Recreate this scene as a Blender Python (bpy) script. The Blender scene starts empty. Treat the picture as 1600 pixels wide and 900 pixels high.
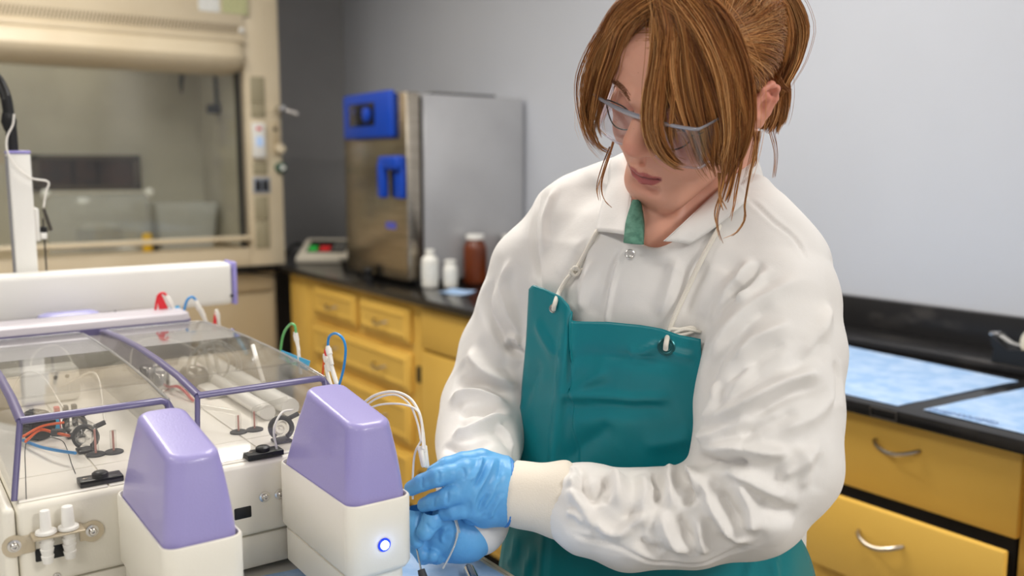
import bpy, bmesh, math, random
import numpy as np
from mathutils import Vector, Matrix
random.seed(7); RNG = np.random.default_rng(7)
scene = bpy.context.scene
COL = scene.collection

# ------------------------------------------------------------------ camera
FPX = 1420.0; PITCH = math.radians(7.54); YAW = math.radians(35.3); CAMH = 1.37
cp, sp, cy, sy = math.cos(PITCH), math.sin(PITCH), math.cos(YAW), math.sin(YAW)
RV = np.array([sy, cy, 0.]); FV = np.array([-cy, sy, 0.]); ZV = np.array([0, 0, 1.]); CAM = np.array([0, 0, CAMH])
cd = bpy.data.cameras.new('camera'); cam = bpy.data.objects.new('camera', cd); COL.objects.link(cam)
cd.sensor_width = 36.0; cd.lens = 36.0 * FPX / 1600.0; cd.clip_start = 0.02
cam.location = CAM
_f = FV * cp - ZV * sp; _u = FV * sp + ZV * cp
cam.matrix_world = Matrix([[RV[0], _u[0], -_f[0], 0], [RV[1], _u[1], -_f[1], 0], [RV[2], _u[2], -_f[2], CAMH], [0, 0, 0, 1]])
cd.dof.use_dof = True; cd.dof.focus_distance = 1.03; cd.dof.aperture_fstop = 3.2
scene.camera = cam

# ------------------------------------------------------------------ world, exposure, lamps
wd = bpy.data.worlds.new('world'); scene.world = wd; wd.use_nodes = True
wd.node_tree.nodes['Background'].inputs[0].default_value = (0.80, 0.86, 1.0, 1)
wd.node_tree.nodes['Background'].inputs[1].default_value = 0.24
scene.view_settings.view_transform = 'Standard'; scene.view_settings.look = 'None'
scene.view_settings.gamma = 1.0; scene.view_settings.exposure = -0.10
try: scene.view_settings.use_curve_mapping = False
except Exception: pass
CEIL = 2.75
LAMPS = [(-3.0, 0.4, 28), (-1.5, 1.15, 27), (1.72, 1.20, 66), (-1.1, -1.1, 17), (1.0, -1.4, 20)]
def lamp(x, y, watts):
    ld = bpy.data.lights.new('ceiling_lamp_light', 'AREA'); ld.shape = 'RECTANGLE'; ld.size = 1.16; ld.size_y = 0.56
    ld.energy = watts; ld.color = (1.0, 0.965, 0.92)
    lo = bpy.data.objects.new('ceiling_lamp_light', ld); COL.objects.link(lo); lo.location = (x, y, CEIL - 0.07)
for L in LAMPS: lamp(*L)

# ------------------------------------------------------------------ helpers
def ray(u, v):
    a = (u - 800) / FPX; b = (450 - v) / FPX
    return a * RV + (cp + b * sp) * FV + (-sp + b * cp) * ZV
def on(u, v, ax, val):
    d = ray(u, v); i = 'xyz'.index(ax); return CAM + d * ((val - CAM[i]) / d[i])
def PX(u, v, dep):
    return CAM + ray(u, v) * dep / (cp + (450 - v) / FPX * sp)

MATS = {}
def mat(name, col, rough=0.5, metal=0.0, noise=None, bump=None, coat=0.0, emit=None, trans=0.0, ior=1.45, spec=None,
        sheen=0.0, sss=None, alpha=None, stretch=None):
    """procedural material; noise=(scale, second colour, threshold lo, hi), bump=(scale, strength)"""
    if name in MATS: return MATS[name]
    m = bpy.data.materials.new(name); m.use_nodes = True; nt = m.node_tree; b = nt.nodes['Principled BSDF']
    c4 = tuple(col) + (1,)
    b.inputs['Base Color'].default_value = c4; b.inputs['Roughness'].default_value = rough
    b.inputs['Metallic'].default_value = metal; b.inputs['IOR'].default_value = ior
    if coat: b.inputs['Coat Weight'].default_value = coat; b.inputs['Coat Roughness'].default_value = 0.08
    if trans: b.inputs['Transmission Weight'].default_value = trans
    if spec is not None: b.inputs['Specular IOR Level'].default_value = spec
    if sheen: b.inputs['Sheen Weight'].default_value = sheen
    if sss: b.inputs['Subsurface Weight'].default_value = sss[0]; b.inputs['Subsurface Radius'].default_value = sss[1]; b.inputs['Subsurface Scale'].default_value = sss[2]
    if emit: b.inputs['Emission Color'].default_value = tuple(emit[0]) + (1,); b.inputs['Emission Strength'].default_value = emit[1]
    if alpha is not None: b.inputs['Alpha'].default_value = alpha
    tc = nt.nodes.new('ShaderNodeTexCoord'); src = tc.outputs['Object']
    if stretch:
        mp = nt.nodes.new('ShaderNodeMapping'); mp.inputs['Scale'].default_value = stretch
        nt.links.new(src, mp.inputs['Vector']); src = mp.outputs['Vector']
    if noise:
        n = nt.nodes.new('ShaderNodeTexNoise'); n.inputs['Scale'].default_value = noise[0]; n.inputs['Detail'].default_value = 5
        r = nt.nodes.new('ShaderNodeMapRange'); r.inputs[1].default_value = noise[2]; r.inputs[2].default_value = noise[3]
        mx = nt.nodes.new('ShaderNodeMix'); mx.data_type = 'RGBA'
        mx.inputs[6].default_value = c4; mx.inputs[7].default_value = tuple(noise[1]) + (1,)
        nt.links.new(src, n.inputs['Vector']); nt.links.new(n.outputs[0], r.inputs[0]); nt.links.new(r.outputs[0], mx.inputs[0])
        nt.links.new(mx.outputs[2], b.inputs['Base Color'])
    if bump:
        n2 = nt.nodes.new('ShaderNodeTexNoise'); n2.inputs['Scale'].default_value = bump[0]; n2.inputs['Detail'].default_value = 3
        bp = nt.nodes.new('ShaderNodeBump'); bp.inputs['Strength'].default_value = bump[1]; bp.inputs['Distance'].default_value = 0.002
        nt.links.new(src, n2.inputs['Vector']); nt.links.new(n2.outputs[0], bp.inputs['Height']); nt.links.new(bp.outputs[0], b.inputs['Normal'])
    MATS[name] = m
    return m
def clear_mat(name, tint, ior=1.45, rough=0.03, frost=0.0):
    """thin clear sheet: transparent body with Fresnel surface reflection (frost adds a diffuse haze)"""
    if name in MATS: return MATS[name]
    m = bpy.data.materials.new(name); m.use_nodes = True; nt = m.node_tree; nt.nodes.clear()
    o = nt.nodes.new('ShaderNodeOutputMaterial'); tr = nt.nodes.new('ShaderNodeBsdfTransparent'); gl = nt.nodes.new('ShaderNodeBsdfGlossy')
    lw = nt.nodes.new('ShaderNodeLayerWeight'); lw.inputs[0].default_value = 0.5; pw = nt.nodes.new('ShaderNodeMath'); pw.operation = 'POWER'; pw.inputs[1].default_value = 4.0
    fr = nt.nodes.new('ShaderNodeMapRange'); f0 = ((ior - 1) / (ior + 1)) ** 2; fr.inputs[3].default_value = f0; fr.inputs[4].default_value = 0.95
    nt.links.new(lw.outputs['Facing'], pw.inputs[0]); nt.links.new(pw.outputs[0], fr.inputs[0]); mx = nt.nodes.new('ShaderNodeMixShader')
    tc = nt.nodes.new('ShaderNodeTexCoord'); nz = nt.nodes.new('ShaderNodeTexNoise'); nz.inputs['Scale'].default_value = 6
    bp = nt.nodes.new('ShaderNodeBump'); bp.inputs['Strength'].default_value = 0.02; bp.inputs['Distance'].default_value = 0.002
    nt.links.new(tc.outputs['Object'], nz.inputs['Vector']); nt.links.new(nz.outputs[0], bp.inputs['Height']); nt.links.new(bp.outputs[0], gl.inputs['Normal'])
    tr.inputs[0].default_value = tuple(tint) + (1,); gl.inputs['Roughness'].default_value = rough
    src = tr.outputs[0]
    if frost:
        df = nt.nodes.new('ShaderNodeBsdfDiffuse'); df.inputs[0].default_value = (0.8, 0.8, 0.78, 1)
        m2 = nt.nodes.new('ShaderNodeMixShader'); m2.inputs[0].default_value = frost
        nt.links.new(tr.outputs[0], m2.inputs[1]); nt.links.new(df.outputs[0], m2.inputs[2]); src = m2.outputs[0]
    nt.links.new(fr.outputs[0], mx.inputs[0]); nt.links.new(src, mx.inputs[1]); nt.links.new(gl.outputs[0], mx.inputs[2]); nt.links.new(mx.outputs[0], o.inputs[0])
    MATS[name] = m; return m
def srgb(r, g, b):
    f = lambda c: (c / 255 / 12.92) if c / 255 <= 0.04045 else ((c / 255 + 0.055) / 1.055) ** 2.4
    return (f(r), f(g), f(b))

class G:
    """collects geometry in world coordinates"""
    def __init__(s): s.v = []; s.f = []
    def add(s, vs, fs):
        o = len(s.v); s.v += [tuple(float(c) for c in p) for p in vs]; s.f += [tuple(int(i) + o for i in q) for q in fs]; return s
    def box(s, x0, x1, y0, y1, z0, z1, bev=0.0, seg=2, rot=None, taper=None):
        bm = bmesh.new(); bmesh.ops.create_cube(bm, size=1.0)
        sx, sy_, sz = abs(x1 - x0), abs(y1 - y0), abs(z1 - z0)
        for v in bm.verts: v.co = Vector((v.co.x * sx, v.co.y * sy_, v.co.z * sz))
        if taper:
            for v in bm.verts:
                if v.co.z > 0: v.co.x *= taper[0]; v.co.y *= taper[1]
        if bev > 0: bmesh.ops.bevel(bm, geom=bm.edges[:], offset=min(bev, 0.49 * min(sx, sy_, sz)), segments=seg, profile=0.5, affect='EDGES')
        c = Vector(((x0 + x1) / 2, (y0 + y1) / 2, (z0 + z1) / 2))
        for v in bm.verts: v.co = (rot @ v.co if rot else v.co) + c
        bm.verts.index_update()
        s.add([v.co[:] for v in bm.verts], [[v.index for v in f.verts] for f in bm.faces]); bm.free(); return s
    def tube(s, pts, r, n=8, caps=True, closed=False):
        pts = np.asarray(pts, float); k = len(pts); rr = np.broadcast_to(np.asarray(r, float), (k,))
        T = np.gradient(pts, axis=0)
        if closed: T = np.roll(pts, -1, 0) - np.roll(pts, 1, 0)
        T /= np.linalg.norm(T, axis=1)[:, None] + 1e-12
        up = np.array([0, 0, 1.]) if abs(T[0, 2]) < 0.9 else np.array([1., 0, 0])
        N = np.cross(T[0], up); N /= np.linalg.norm(N); vs = []
        for i in range(k):
            N = N - T[i] * (N @ T[i]); N /= np.linalg.norm(N) + 1e-12; B = np.cross(T[i], N)
            for j in range(n):
                a = 2 * math.pi * j / n; vs.append(pts[i] + rr[i] * (math.cos(a) * N + math.sin(a) * B))
        fs = [(i * n + j, i * n + (j + 1) % n, (i + 1) * n + (j + 1) % n, (i + 1) * n + j) for i in range(k - 1) for j in range(n)]
        if closed: fs += [((k - 1) * n + j, (k - 1) * n + (j + 1) % n, (j + 1) % n, j) for j in range(n)]
        elif caps: fs += [tuple(range(n))[::-1], tuple((k - 1) * n + j for j in range(n))]
        return s.add(vs, fs)
    def lathe(s, prof, at, axis=(0, 0, 1), n=24):
        ax = np.asarray(axis, float); ax /= np.linalg.norm(ax)
        t = np.array([1., 0, 0]) if abs(ax[0]) < 0.9 else np.array([0, 1., 0]); N = np.cross(ax, t); N /= np.linalg.norm(N); B = np.cross(ax, N)
        vs = []; k = len(prof)
        for r, h in prof:
            for j in range(n):
                a = 2 * math.pi * j / n; vs.append(np.asarray(at) + ax * h + r * (math.cos(a) * N + math.sin(a) * B))
        fs = [(i * n + j, i * n + (j + 1) % n, (i + 1) * n + (j + 1) % n, (i + 1) * n + j) for i in range(k - 1) for j in range(n)]
        fs += [tuple(range(n))[::-1], tuple((k - 1) * n + j for j in range(n))]
        return s.add(vs, fs)
    def loft(s, rings, cap=True, closed=True):
        k = len(rings); n = len(rings[0]); vs = [p for r in rings for p in r]
        m = n if closed else n - 1
        fs = [(i * n + j, i * n + (j + 1) % n, (i + 1) * n + (j + 1) % n, (i + 1) * n + j) for i in range(k - 1) for j in range(m)]
        if cap and closed: fs += [tuple(range(n))[::-1], tuple((k - 1) * n + j for j in range(n))]
        return s.add(vs, fs)
    def prism(s, poly, axis, a, b):
        """poly: 2-D points in the two other axes (x<y<z order), extruded along axis from a to b"""
        i = 'xyz'.index(axis); oth = [q for q in range(3) if q != i]
        def mk(p, t):
            w = [0, 0, 0]; w[i] = t; w[oth[0]] = p[0]; w[oth[1]] = p[1]; return w
        return s.loft([[mk(p, a) for p in poly], [mk(p, b) for p in poly]])
ROOT = {}
def obj(name, g, m, parent=None, smooth=True, ang=40, label=None):
    me = bpy.data.meshes.new(name)
    off = np.zeros(3); q = parent
    while q is not None: off = off + np.array(q.location); q = q.parent
    vs = [tuple(np.asarray(v) - off) for v in g.v] if parent else g.v
    me.from_pydata(vs, [], g.f); me.materials.append(m)
    bm = bmesh.new(); bm.from_mesh(me); bmesh.ops.recalc_face_normals(bm, faces=bm.faces[:]); bm.to_mesh(me); bm.free()
    if smooth:
        me.polygons.foreach_set('use_smooth', [True] * len(me.polygons))
        try: me.set_sharp_from_angle(angle=math.radians(ang))
        except Exception: pass
    me.update()
    o = bpy.data.objects.new(name, me); COL.objects.link(o)
    if parent: o.parent = parent
    if label: o['label'] = label
    return o
def tag(o, label, cat, group=None):
    o['label'] = label; o['category'] = cat
    if group: o['group'] = group
    return o
def thing(name, label, cat, loc, group=None):
    o = bpy.data.objects.new(name, None); COL.objects.link(o); o.location = loc; o.empty_display_size = 0.05
    return tag(o, label, cat, group)
def struct(name, g, m, parent=None, **k):
    o = obj(name, g, m, parent, **k); o['kind'] = 'structure'; return o
def stuff(o): o['kind'] = 'stuff'; return o
def arc(c, r, a0, a1, n, e1, e2):
    c = np.asarray(c, float); e1 = np.asarray(e1, float); e2 = np.asarray(e2, float)
    return [c + r * (math.cos(a) * e1 + math.sin(a) * e2) for a in np.linspace(a0, a1, n)]
def spline(pts, n=40):
    """Catmull-Rom through the points"""
    P = np.asarray(pts, float); P = np.vstack([2 * P[0] - P[1], P, 2 * P[-1] - P[-2]]); out = []
    k = len(P) - 3; per = max(2, n // k)
    for i in range(k):
        for t in np.linspace(0, 1, per, endpoint=(i == k - 1)):
            a, b, c, d = P[i:i + 4]
            out.append(0.5 * ((2 * b) + (-a + c) * t + (2 * a - 5 * b + 4 * c - d) * t * t + (-a + 3 * b - 3 * c + d) * t ** 3))
    return np.array(out)
def rring(cx, cy_, hx, hy, rad, z, n=6):
    """rounded-rectangle ring in the horizontal plane"""
    pts = []
    for sx, sy_, a0 in ((1, 1, 0), (-1, 1, 90), (-1, -1, 180), (1, -1, 270)):
        for i in range(n + 1):
            a = math.radians(a0 + 90 * i / n); pts.append((cx + sx * (hx - rad) + rad * math.cos(a), cy_ + sy_ * (hy - rad) + rad * math.sin(a), z))
    return pts
def text(name, body, size, m, loc, rot, parent=None, ext=0.0003):
    cu = bpy.data.curves.new(name, 'FONT'); cu.body = body; cu.size = size; cu.extrude = ext; cu.align_x = 'CENTER'; cu.align_y = 'CENTER'
    t = bpy.data.objects.new(name, cu); COL.objects.link(t); dg = bpy.context.evaluated_depsgraph_get()
    me = bpy.data.meshes.new_from_object(t.evaluated_get(dg)); bpy.data.objects.remove(t)
    me.materials.clear(); me.materials.append(m)
    o = bpy.data.objects.new(name, me); COL.objects.link(o); o.rotation_euler = rot
    if parent: o.parent = parent; o.location = Vector(loc) - parent.location
    else: o.location = loc
    return o

# ------------------------------------------------------------------ materials
m_wall = mat('wall_paint', srgb(203, 206, 213), 0.55, noise=(1.2, srgb(197, 200, 207), 0.35, 0.65), bump=(180, 0.08))
m_wall_dark = mat('dark_grey_paint', srgb(158, 157, 157), 0.6, noise=(2, srgb(152, 151, 151), 0.4, 0.6), bump=(160, 0.06))
m_ceil = mat('ceiling_tile', srgb(225, 224, 220), 0.9, bump=(90, 0.4))
m_floor = mat('floor_vinyl', srgb(170, 165, 156), 0.4, noise=(14, srgb(150, 146, 138), 0.4, 0.6))
m_tan = mat('tan_enamel', srgb(222, 207, 178), 0.38, noise=(3, srgb(216, 200, 170), 0.4, 0.6), bump=(260, 0.03))
m_tan2 = mat('tan_enamel_dull', srgb(190, 172, 140), 0.45, noise=(4, srgb(184, 166, 134), 0.4, 0.6))
m_olive = mat('olive_plate', srgb(160, 150, 122), 0.5, bump=(200, 0.05))
m_liner = mat('hood_liner', srgb(190, 184, 168), 0.5, noise=(5, srgb(178, 172, 156), 0.35, 0.7))
m_black = mat('black_epoxy', srgb(24, 23, 23), 0.16, noise=(9, srgb(38, 36, 34), 0.5, 0.75), bump=(60, 0.03))
m_black_worn = mat('worn_black_epoxy', srgb(34, 33, 34), 0.34, noise=(7, srgb(92, 88, 84), 0.56, 0.76), stretch=(0.45, 3.0, 1.0))
m_yel = mat('yellow_enamel', srgb(234, 190, 90), 0.42, noise=(2.5, srgb(229, 184, 83), 0.4, 0.6), bump=(220, 0.05))
m_dark = mat('dark_gap', srgb(20, 18, 16), 0.8, noise=(10, srgb(28, 25, 22), 0.4, 0.6))
m_chrome = mat('chrome', srgb(215, 212, 208), 0.16, 1.0, bump=(80, 0.02))
m_pull = mat('worn_nickel', srgb(180, 170, 155), 0.3, 1.0, bump=(120, 0.06))
m_steel = mat('brushed_steel', srgb(190, 180, 165), 0.26, 1.0, noise=(6, srgb(172, 163, 148), 0.35, 0.65), bump=(40, 0.05), stretch=(1, 1, 14))
m_steel_side = mat('grey_gloss_steel', srgb(186, 186, 188), 0.20, 0.15, noise=(3, srgb(178, 178, 180), 0.4, 0.6))
m_blue = mat('blue_plastic', srgb(4, 66, 178), 0.4, bump=(300, 0.03))
m_blackp = mat('black_plastic', srgb(22, 22, 23), 0.4, bump=(350, 0.06))
m_rubber = mat('dark_rubber', srgb(62, 62, 64), 0.6, bump=(350, 0.08))
m_white = mat('white_plastic', srgb(236, 234, 228), 0.38, bump=(320, 0.04))
m_hdpe = mat('white_hdpe', srgb(232, 230, 222), 0.45, sss=(0.15, (0.01, 0.01, 0.01), 0.3), bump=(300, 0.03))
m_label = mat('paper_label', srgb(232, 232, 226), 0.7, noise=(120, srgb(150, 150, 150), 0.62, 0.64), stretch=(1, 1, 3))
m_brown = mat('amber_plastic', srgb(112, 52, 22), 0.3, noise=(5, srgb(92, 40, 16), 0.4, 0.6))
m_paperblue = mat('blue_absorbent', srgb(154, 188, 228), 0.85, noise=(26, srgb(184, 208, 238), 0.4, 0.66), bump=(130, 0.5))
m_glass = clear_mat('clear_glass', (0.93, 0.94, 0.92))
m_cream = mat('cream_enamel', srgb(240, 235, 222), 0.36, noise=(3, srgb(236, 231, 217), 0.4, 0.6), bump=(420, 0.06))
m_deck = mat('white_deck', srgb(244, 240, 232), 0.34, noise=(5, srgb(240, 235, 225), 0.4, 0.6))
m_purple = mat('lilac_enamel', srgb(164, 156, 210), 0.36, noise=(4, srgb(160, 152, 206), 0.4, 0.6), bump=(520, 0.14), coat=0.25)
m_purple_t = mat('violet_trim', srgb(100, 94, 132), 0.3, bump=(300, 0.03))
m_lilac_t = mat('pale_violet_trim', srgb(160, 152, 218), 0.4, bump=(300, 0.03))
m_acryl = clear_mat('clear_acrylic', (0.955, 0.95, 0.94), 1.4, 0.04, 0.035)
m_tub_w = mat('white_tubing', srgb(238, 234, 226), 0.35, bump=(200, 0.02))
m_tub_c = mat('translucent_tubing', srgb(240, 238, 232), 0.25, trans=0.45, ior=1.3, bump=(200, 0.02))
m_red = mat('red_tape', srgb(222, 40, 52), 0.5, bump=(150, 0.1))
m_flag = mat('blue_tape', srgb(70, 178, 228), 0.5, bump=(150, 0.1))
m_green = mat('green_tubing', srgb(100, 178, 105), 0.35, bump=(200, 0.02))
m_orange = mat('orange_tubing', srgb(224, 96, 40), 0.35, bump=(200, 0.02))
m_btub = mat('blue_tubing', srgb(40, 140, 208), 0.35, bump=(200, 0.02))

# ------------------------------------------------------------------ room shell
YW = 2.27; XW = -4.85; XR = 3.2; YF = -3.0
struct('wall_back', G().box(XW, XR, YW, YW + 0.1, 0, CEIL), m_wall)
struct('wall_left', G().box(XW - 0.1, XW, YF, YW + 0.1, 0, CEIL), m_wall_dark)
struct('wall_right', G().box(XR, XR + 0.1, YF, YW + 0.1, 0, CEIL), m_wall)
struct('wall_front', G().box(XW, XR, YF - 0.1, YF, 0, CEIL), m_wall)
struct('floor', G().box(XW - 0.1, XR + 0.1, YF - 0.1, YW + 0.1, -0.1, 0), m_floor)
struct('ceiling', G().box(XW - 0.1, XR + 0.1, YF - 0.1, YW + 0.1, CEIL, CEIL + 0.1), m_ceil)
struct('baseboard_left', G().box(XW, XW + 0.012, YF, YW, 0, 0.1, 0.004), m_dark)
m_diff = mat('lamp_diffuser', (1, 1, 1), 0.5, emit=((1.0, 0.95, 0.88), 2.0), bump=(60, 0.2))
for k, (x, y, w) in enumerate(LAMPS):
    t = thing('ceiling_lamp', 'flush fluorescent ceiling lamp ' + ('in front of the fume hood', 'above the middle of the counter', 'nearest the right end of the counter', 'over the bench away from the counter', 'over the aisle farthest from the hood')[k], 'lamp', (x, y, CEIL), 'ceiling lamps')
    fr = G()
    for a in (-1, 1):
        fr.box(x - 0.63, x + 0.63, y + a * 0.31 - 0.02, y + a * 0.31 + 0.02, CEIL - 0.06, CEIL, 0.004)
        fr.box(x + a * 0.61 - 0.02, x + a * 0.61 + 0.02, y - 0.29, y + 0.29, CEIL - 0.06, CEIL, 0.004)
    obj('frame', fr, m_white, t); obj('diffuser', G().box(x - 0.59, x + 0.59, y - 0.29, y + 0.29, CEIL - 0.04, CEIL - 0.02), m_diff, t)
# ================================================================== FUME HOOD (left wall)
XH = -4.17
hood = thing('fume_hood', 'tan fume hood with a glass sash and rounded canopy above the tan base cabinet', 'fume hood', (-4.5, 0.7, 0.91))
g = G().box(-4.84, XH, 1.455, 1.622, 0.912, 2.62, 0.006)
obj('side_post', g, m_tan, hood)
g = G().box(-4.84, XH, -0.92, -0.75, 0.912, 2.62, 0.006); obj('side_post', g, m_tan, hood)
obj('upper_panel', G().box(-4.84, XH + 0.015, -0.75, 1.455, 1.95, 2.62, 0.006), m_tan, hood)
obj('panel_lip', G().box(XH - 0.03, XH + 0.03, -0.75, 1.455, 1.930, 1.952, 0.006), m_tan, hood)
# row of slanted vent slots
g = G()
for i in range(150):
    yy = 1.43 - 0.0143 * i
    if yy < -0.7: break
    a = np.array([[XH + 0.0165, yy - 0.0045, 2.008], [XH + 0.0165, yy - 0.0005, 2.008], [XH + 0.0165, yy - 0.0045 - 0.008, 1.968], [XH + 0.0165, yy - 0.0085 - 0.008, 1.968]])
    b = a.copy(); b[:, 0] += 0.0015
    g.loft([a, b])
stuff(obj('vent_slots', g, mat('slot_brown', srgb(104, 84, 56), 0.7, bump=(90, .05)), hood, smooth=False))
obj('vent_end_cap', G().lathe([(0.012, 0), (0.012, 0.008), (0.008, 0.012)], (XH + 0.016, 1.442, 1.985), (1, 0, 0), 14), m_white, hood)
# rounded canopy: profile in x,z swept along y with a rounded right end
prof = [(-4.30, 1.930)] + [(XH + 0.02 + 0.03 * math.sin(a), 1.93 - 0.07 + 0.07 * math.cos(a)) for a in np.linspace(0, 1.2, 6)] + \
       [(XH - 0.07 + 0.13 * math.cos(a), 1.875 - 0.085 * math.sin(a)) for a in np.linspace(0.15, math.pi / 2, 9)] + [(-4.30, 1.79)]
rings = []
for y, s_ in ((-0.75, 1), (1.36, 1), (1.40, 0.99), (1.43, 0.95), (1.448, 0.85), (1.4545, 0.68)):
    rings.append([(-4.30 + (px_ + 4.30) * s_, y, 1.93 - (1.93 - pz) * s_) for px_, pz in prof])
obj('canopy', G().loft(rings), m_tan, hood, ang=30)
obj('back_liner', G().box(-4.835, -4.80, -0.75, 1.455, 0.95, 1.95), m_liner, hood)
obj('side_liner', G().box(-4.80, XH - 0.06, 1.437, 1.4548, 1.0, 1.93), m_liner, hood)
obj('side_liner', G().box(-4.80, XH - 0.06, -0.7498, -0.73, 1.0, 1.93), m_liner, hood)
obj('top_liner', G().box(-4.80, XH - 0.1, -0.75, 1.455, 1.935, 1.9495), m_liner, hood)
hl = obj('hood_lamp', G().box(-4.70, -4.40, 0.1, 1.1, 1.915, 1.934, 0.004), mat('hood_lamp_glow', (1, 1, 1), 0.4, emit=((1.0, 0.96, 0.88), 2.0), bump=(60, .05)), hood)
obj('work_surface', G().box(-4.80, XH - 0.02, -0.75, 1.455, 0.955, 0.985, 0.004), m_tan2, hood)
obj('front_apron', G().box(XH - 0.05, XH, -0.75, 1.455, 0.912, 1.0, 0.006), m_tan, hood)
obj('airfoil_sill', G().box(XH - 0.03, XH + 0.03, -0.75, 1.452, 1.035, 1.055, 0.009, 3), m_tan, hood)
obj('sash_track', G().box(XH - 0.055, XH - 0.02, 1.425, 1.437, 1.0, 1.80), m_blackp, hood)
obj('sash_glass', G().box(XH - 0.052, XH - 0.046, -0.73, 1.425, 1.058, 1.86), m_glass, hood, smooth=False)
# reflection in the sash glass, built as a dark framed panel on the back wall
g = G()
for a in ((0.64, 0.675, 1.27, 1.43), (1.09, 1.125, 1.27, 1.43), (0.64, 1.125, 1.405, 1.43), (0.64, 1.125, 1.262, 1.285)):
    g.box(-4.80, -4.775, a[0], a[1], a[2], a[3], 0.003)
bf = obj('reflection_frame', g, mat('brown_frame', srgb(74, 62, 50), 0.5, bump=(90, .1)), hood)
obj('reflection_panel', G().box(-4.80, -4.792, 0.67, 1.095, 1.28, 1.41), mat('reflection_brown', srgb(70, 42, 30), 0.6, noise=(9, srgb(40, 28, 24), 0.35, 0.65)), bf)
for y in (0.82, 0.93): obj('reflection_bar', G().box(-4.792, -4.785, y - 0.006, y + 0.006, 1.28, 1.41), m_dark, bf)
# label, switch column, valves
obj('paper_label', G().box(XH + 0.015, XH + 0.018, 1.255, 1.348, 2.055, 2.20), m_label, hood, label='white paper notice at the top of the hood')
obj('green_label', G().box(XH + 0.015, XH + 0.018, 1.36, 1.475, 2.055, 2.24), mat('green_label', srgb(196, 196, 148), 0.6, noise=(60, srgb(168, 168, 124), 0.6, 0.62), stretch=(1, 1, 3)), hood, label='pale green printed label')
obj('badge', G().box(XH + 0.015, XH + 0.02, 0.83, 0.92, 2.085, 2.12), mat('navy_badge', srgb(60, 64, 84), 0.4, bump=(90, .05)), hood)
for z0, z1 in ((1.665, 1.785), (1.600, 1.662), (1.338, 1.40), (1.125, 1.238), (0.995, 1.121)):
    obj('blank_plate', G().box(XH, XH + 0.006, 1.478, 1.546, z0, z1, 0.002), m_olive, hood, label='olive blank cover plate')
mo = obj('airflow_monitor', G().box(XH, XH + 0.03, 1.474, 1.534, 1.415, 1.575, 0.006), m_white, hood, label='white airflow monitor with a small screen')
obj('monitor_screen', G().box(XH + 0.03, XH + 0.032, 1.488, 1.520, 1.468, 1.512), mat('lcd', srgb(176, 200, 234), 0.3, emit=(srgb(176, 200, 234), 0.25), bump=(50, .02)), mo)
obj('alarm_light', G().box(XH + 0.03, XH + 0.033, 1.49, 1.515, 1.542, 1.555, 0.001), m_red, mo)
op = obj('outlet_plate', G().box(XH, XH + 0.007, 1.474, 1.556, 1.252, 1.325, 0.002), mat('grey_plate', srgb(150, 156, 168), 0.4, bump=(90, .03)), hood)
for y in (1.483, 1.518): obj('outlet_socket', G().box(XH + 0.007, XH + 0.010, y, y + 0.028, 1.262, 1.315, 0.004), m_blackp, op)
gz = lambda u, v: on(u, v, 'x', XH)
p = gz(431, 172); va = obj('gas_valve', G().lathe([(0.012, 0), (0.012, 0.03), (0.02, 0.032), (0.02, 0.045), (0.01, 0.07), (0.016, 0.072), (0.016, 0.09), (0.0, 0.092)], p, (1, 0, 0), 18), m_chrome, hood)
obj('valve_handle', G().tube([p + [0.06, 0, 0], p + [0.07, 0.035, -0.006], p + [0.075, 0.075, -0.018]], [0.007, 0.008, 0.012], 10), m_chrome, va)
obj('escutcheon', G().box(XH, XH + 0.012, 1.575, 1.606, 1.43, 1.585, 0.006), m_tan2, hood)
p = gz(428, 202); obj('keyhole', G().lathe([(0.009, 0), (0.009, 0.016), (0, 0.017)], p, (1, 0, 0), 12), m_blackp, hood)
p = gz(435, 233); obj('valve_knob', G().lathe([(0.02, 0), (0.024, 0.02), (0.02, 0.04), (0.008, 0.044)], p, (1, 0, 0), 14), m_tan, hood, label='tan valve knob')
p = gz(437, 262); k_ = obj('valve_knob', G().lathe([(0.025, 0), (0.027, 0.02), (0.022, 0.034), (0.014, 0.036)], p, (1, 0, 0), 18), mat('green_knob', srgb(56, 92, 74), 0.4, bump=(90, .03)), hood, label='dark green valve knob')
obj('knob_index', G().lathe([(0.012, 0.034), (0.012, 0.041), (0, 0.042)], p, (1, 0, 0), 12), m_white, k_)
# things inside the hood
p = on(337, 130, 'x', -4.5)
cl = thing('hanging_clip', 'dark rod with a small black block hanging inside the hood at its right end', 'clamp', tuple(on(340, 115, 'x', -4.5)))
q0 = on(333, 92, 'x', -4.5); q1 = on(339, 168, 'x', -4.5)
obj('rod', G().tube([q0, q1], 0.009, 8), m_blackp, cl); obj('block', G().box(q1[0] - 0.03, q1[0] + 0.03, q1[1] - 0.045, q1[1] + 0.05, q1[2] - 0.03, q1[2] + 0.014, 0.006), mat('navy_block', srgb(28, 30, 42), 0.5, bump=(80, .05)), cl)
cl = thing('hanging_hook', 'short black hook hanging from the hood canopy over the back wall', 'hook', tuple(on(285, 105, 'x', -4.5)))
obj('hook', G().tube([on(287, 95, 'x', -4.5), on(284, 120, 'x', -4.5), on(283, 130, 'x', -4.5), on(284, 146, 'x', -4.5)], [0.007, 0.012, 0.010, 0.004], 8), m_blackp, cl)
bn = thing('splash_shield', 'clear plastic splash shield with white corner knobs standing inside the hood', 'shield', (-4.55, 0.9, 0.985))
y0, y1 = on(70, 300, 'x', -4.5)[1], on(232, 300, 'x', -4.5)[1]; zt = on(230, 297, 'x', -4.5)[2]
obj('panel', G().box(-4.50, -4.492, y0, y1, 0.985, zt, 0.002), clear_mat('clear_sheet', (0.9, 0.9, 0.88), 1.4, 0.1, 0.25), bn)
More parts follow.
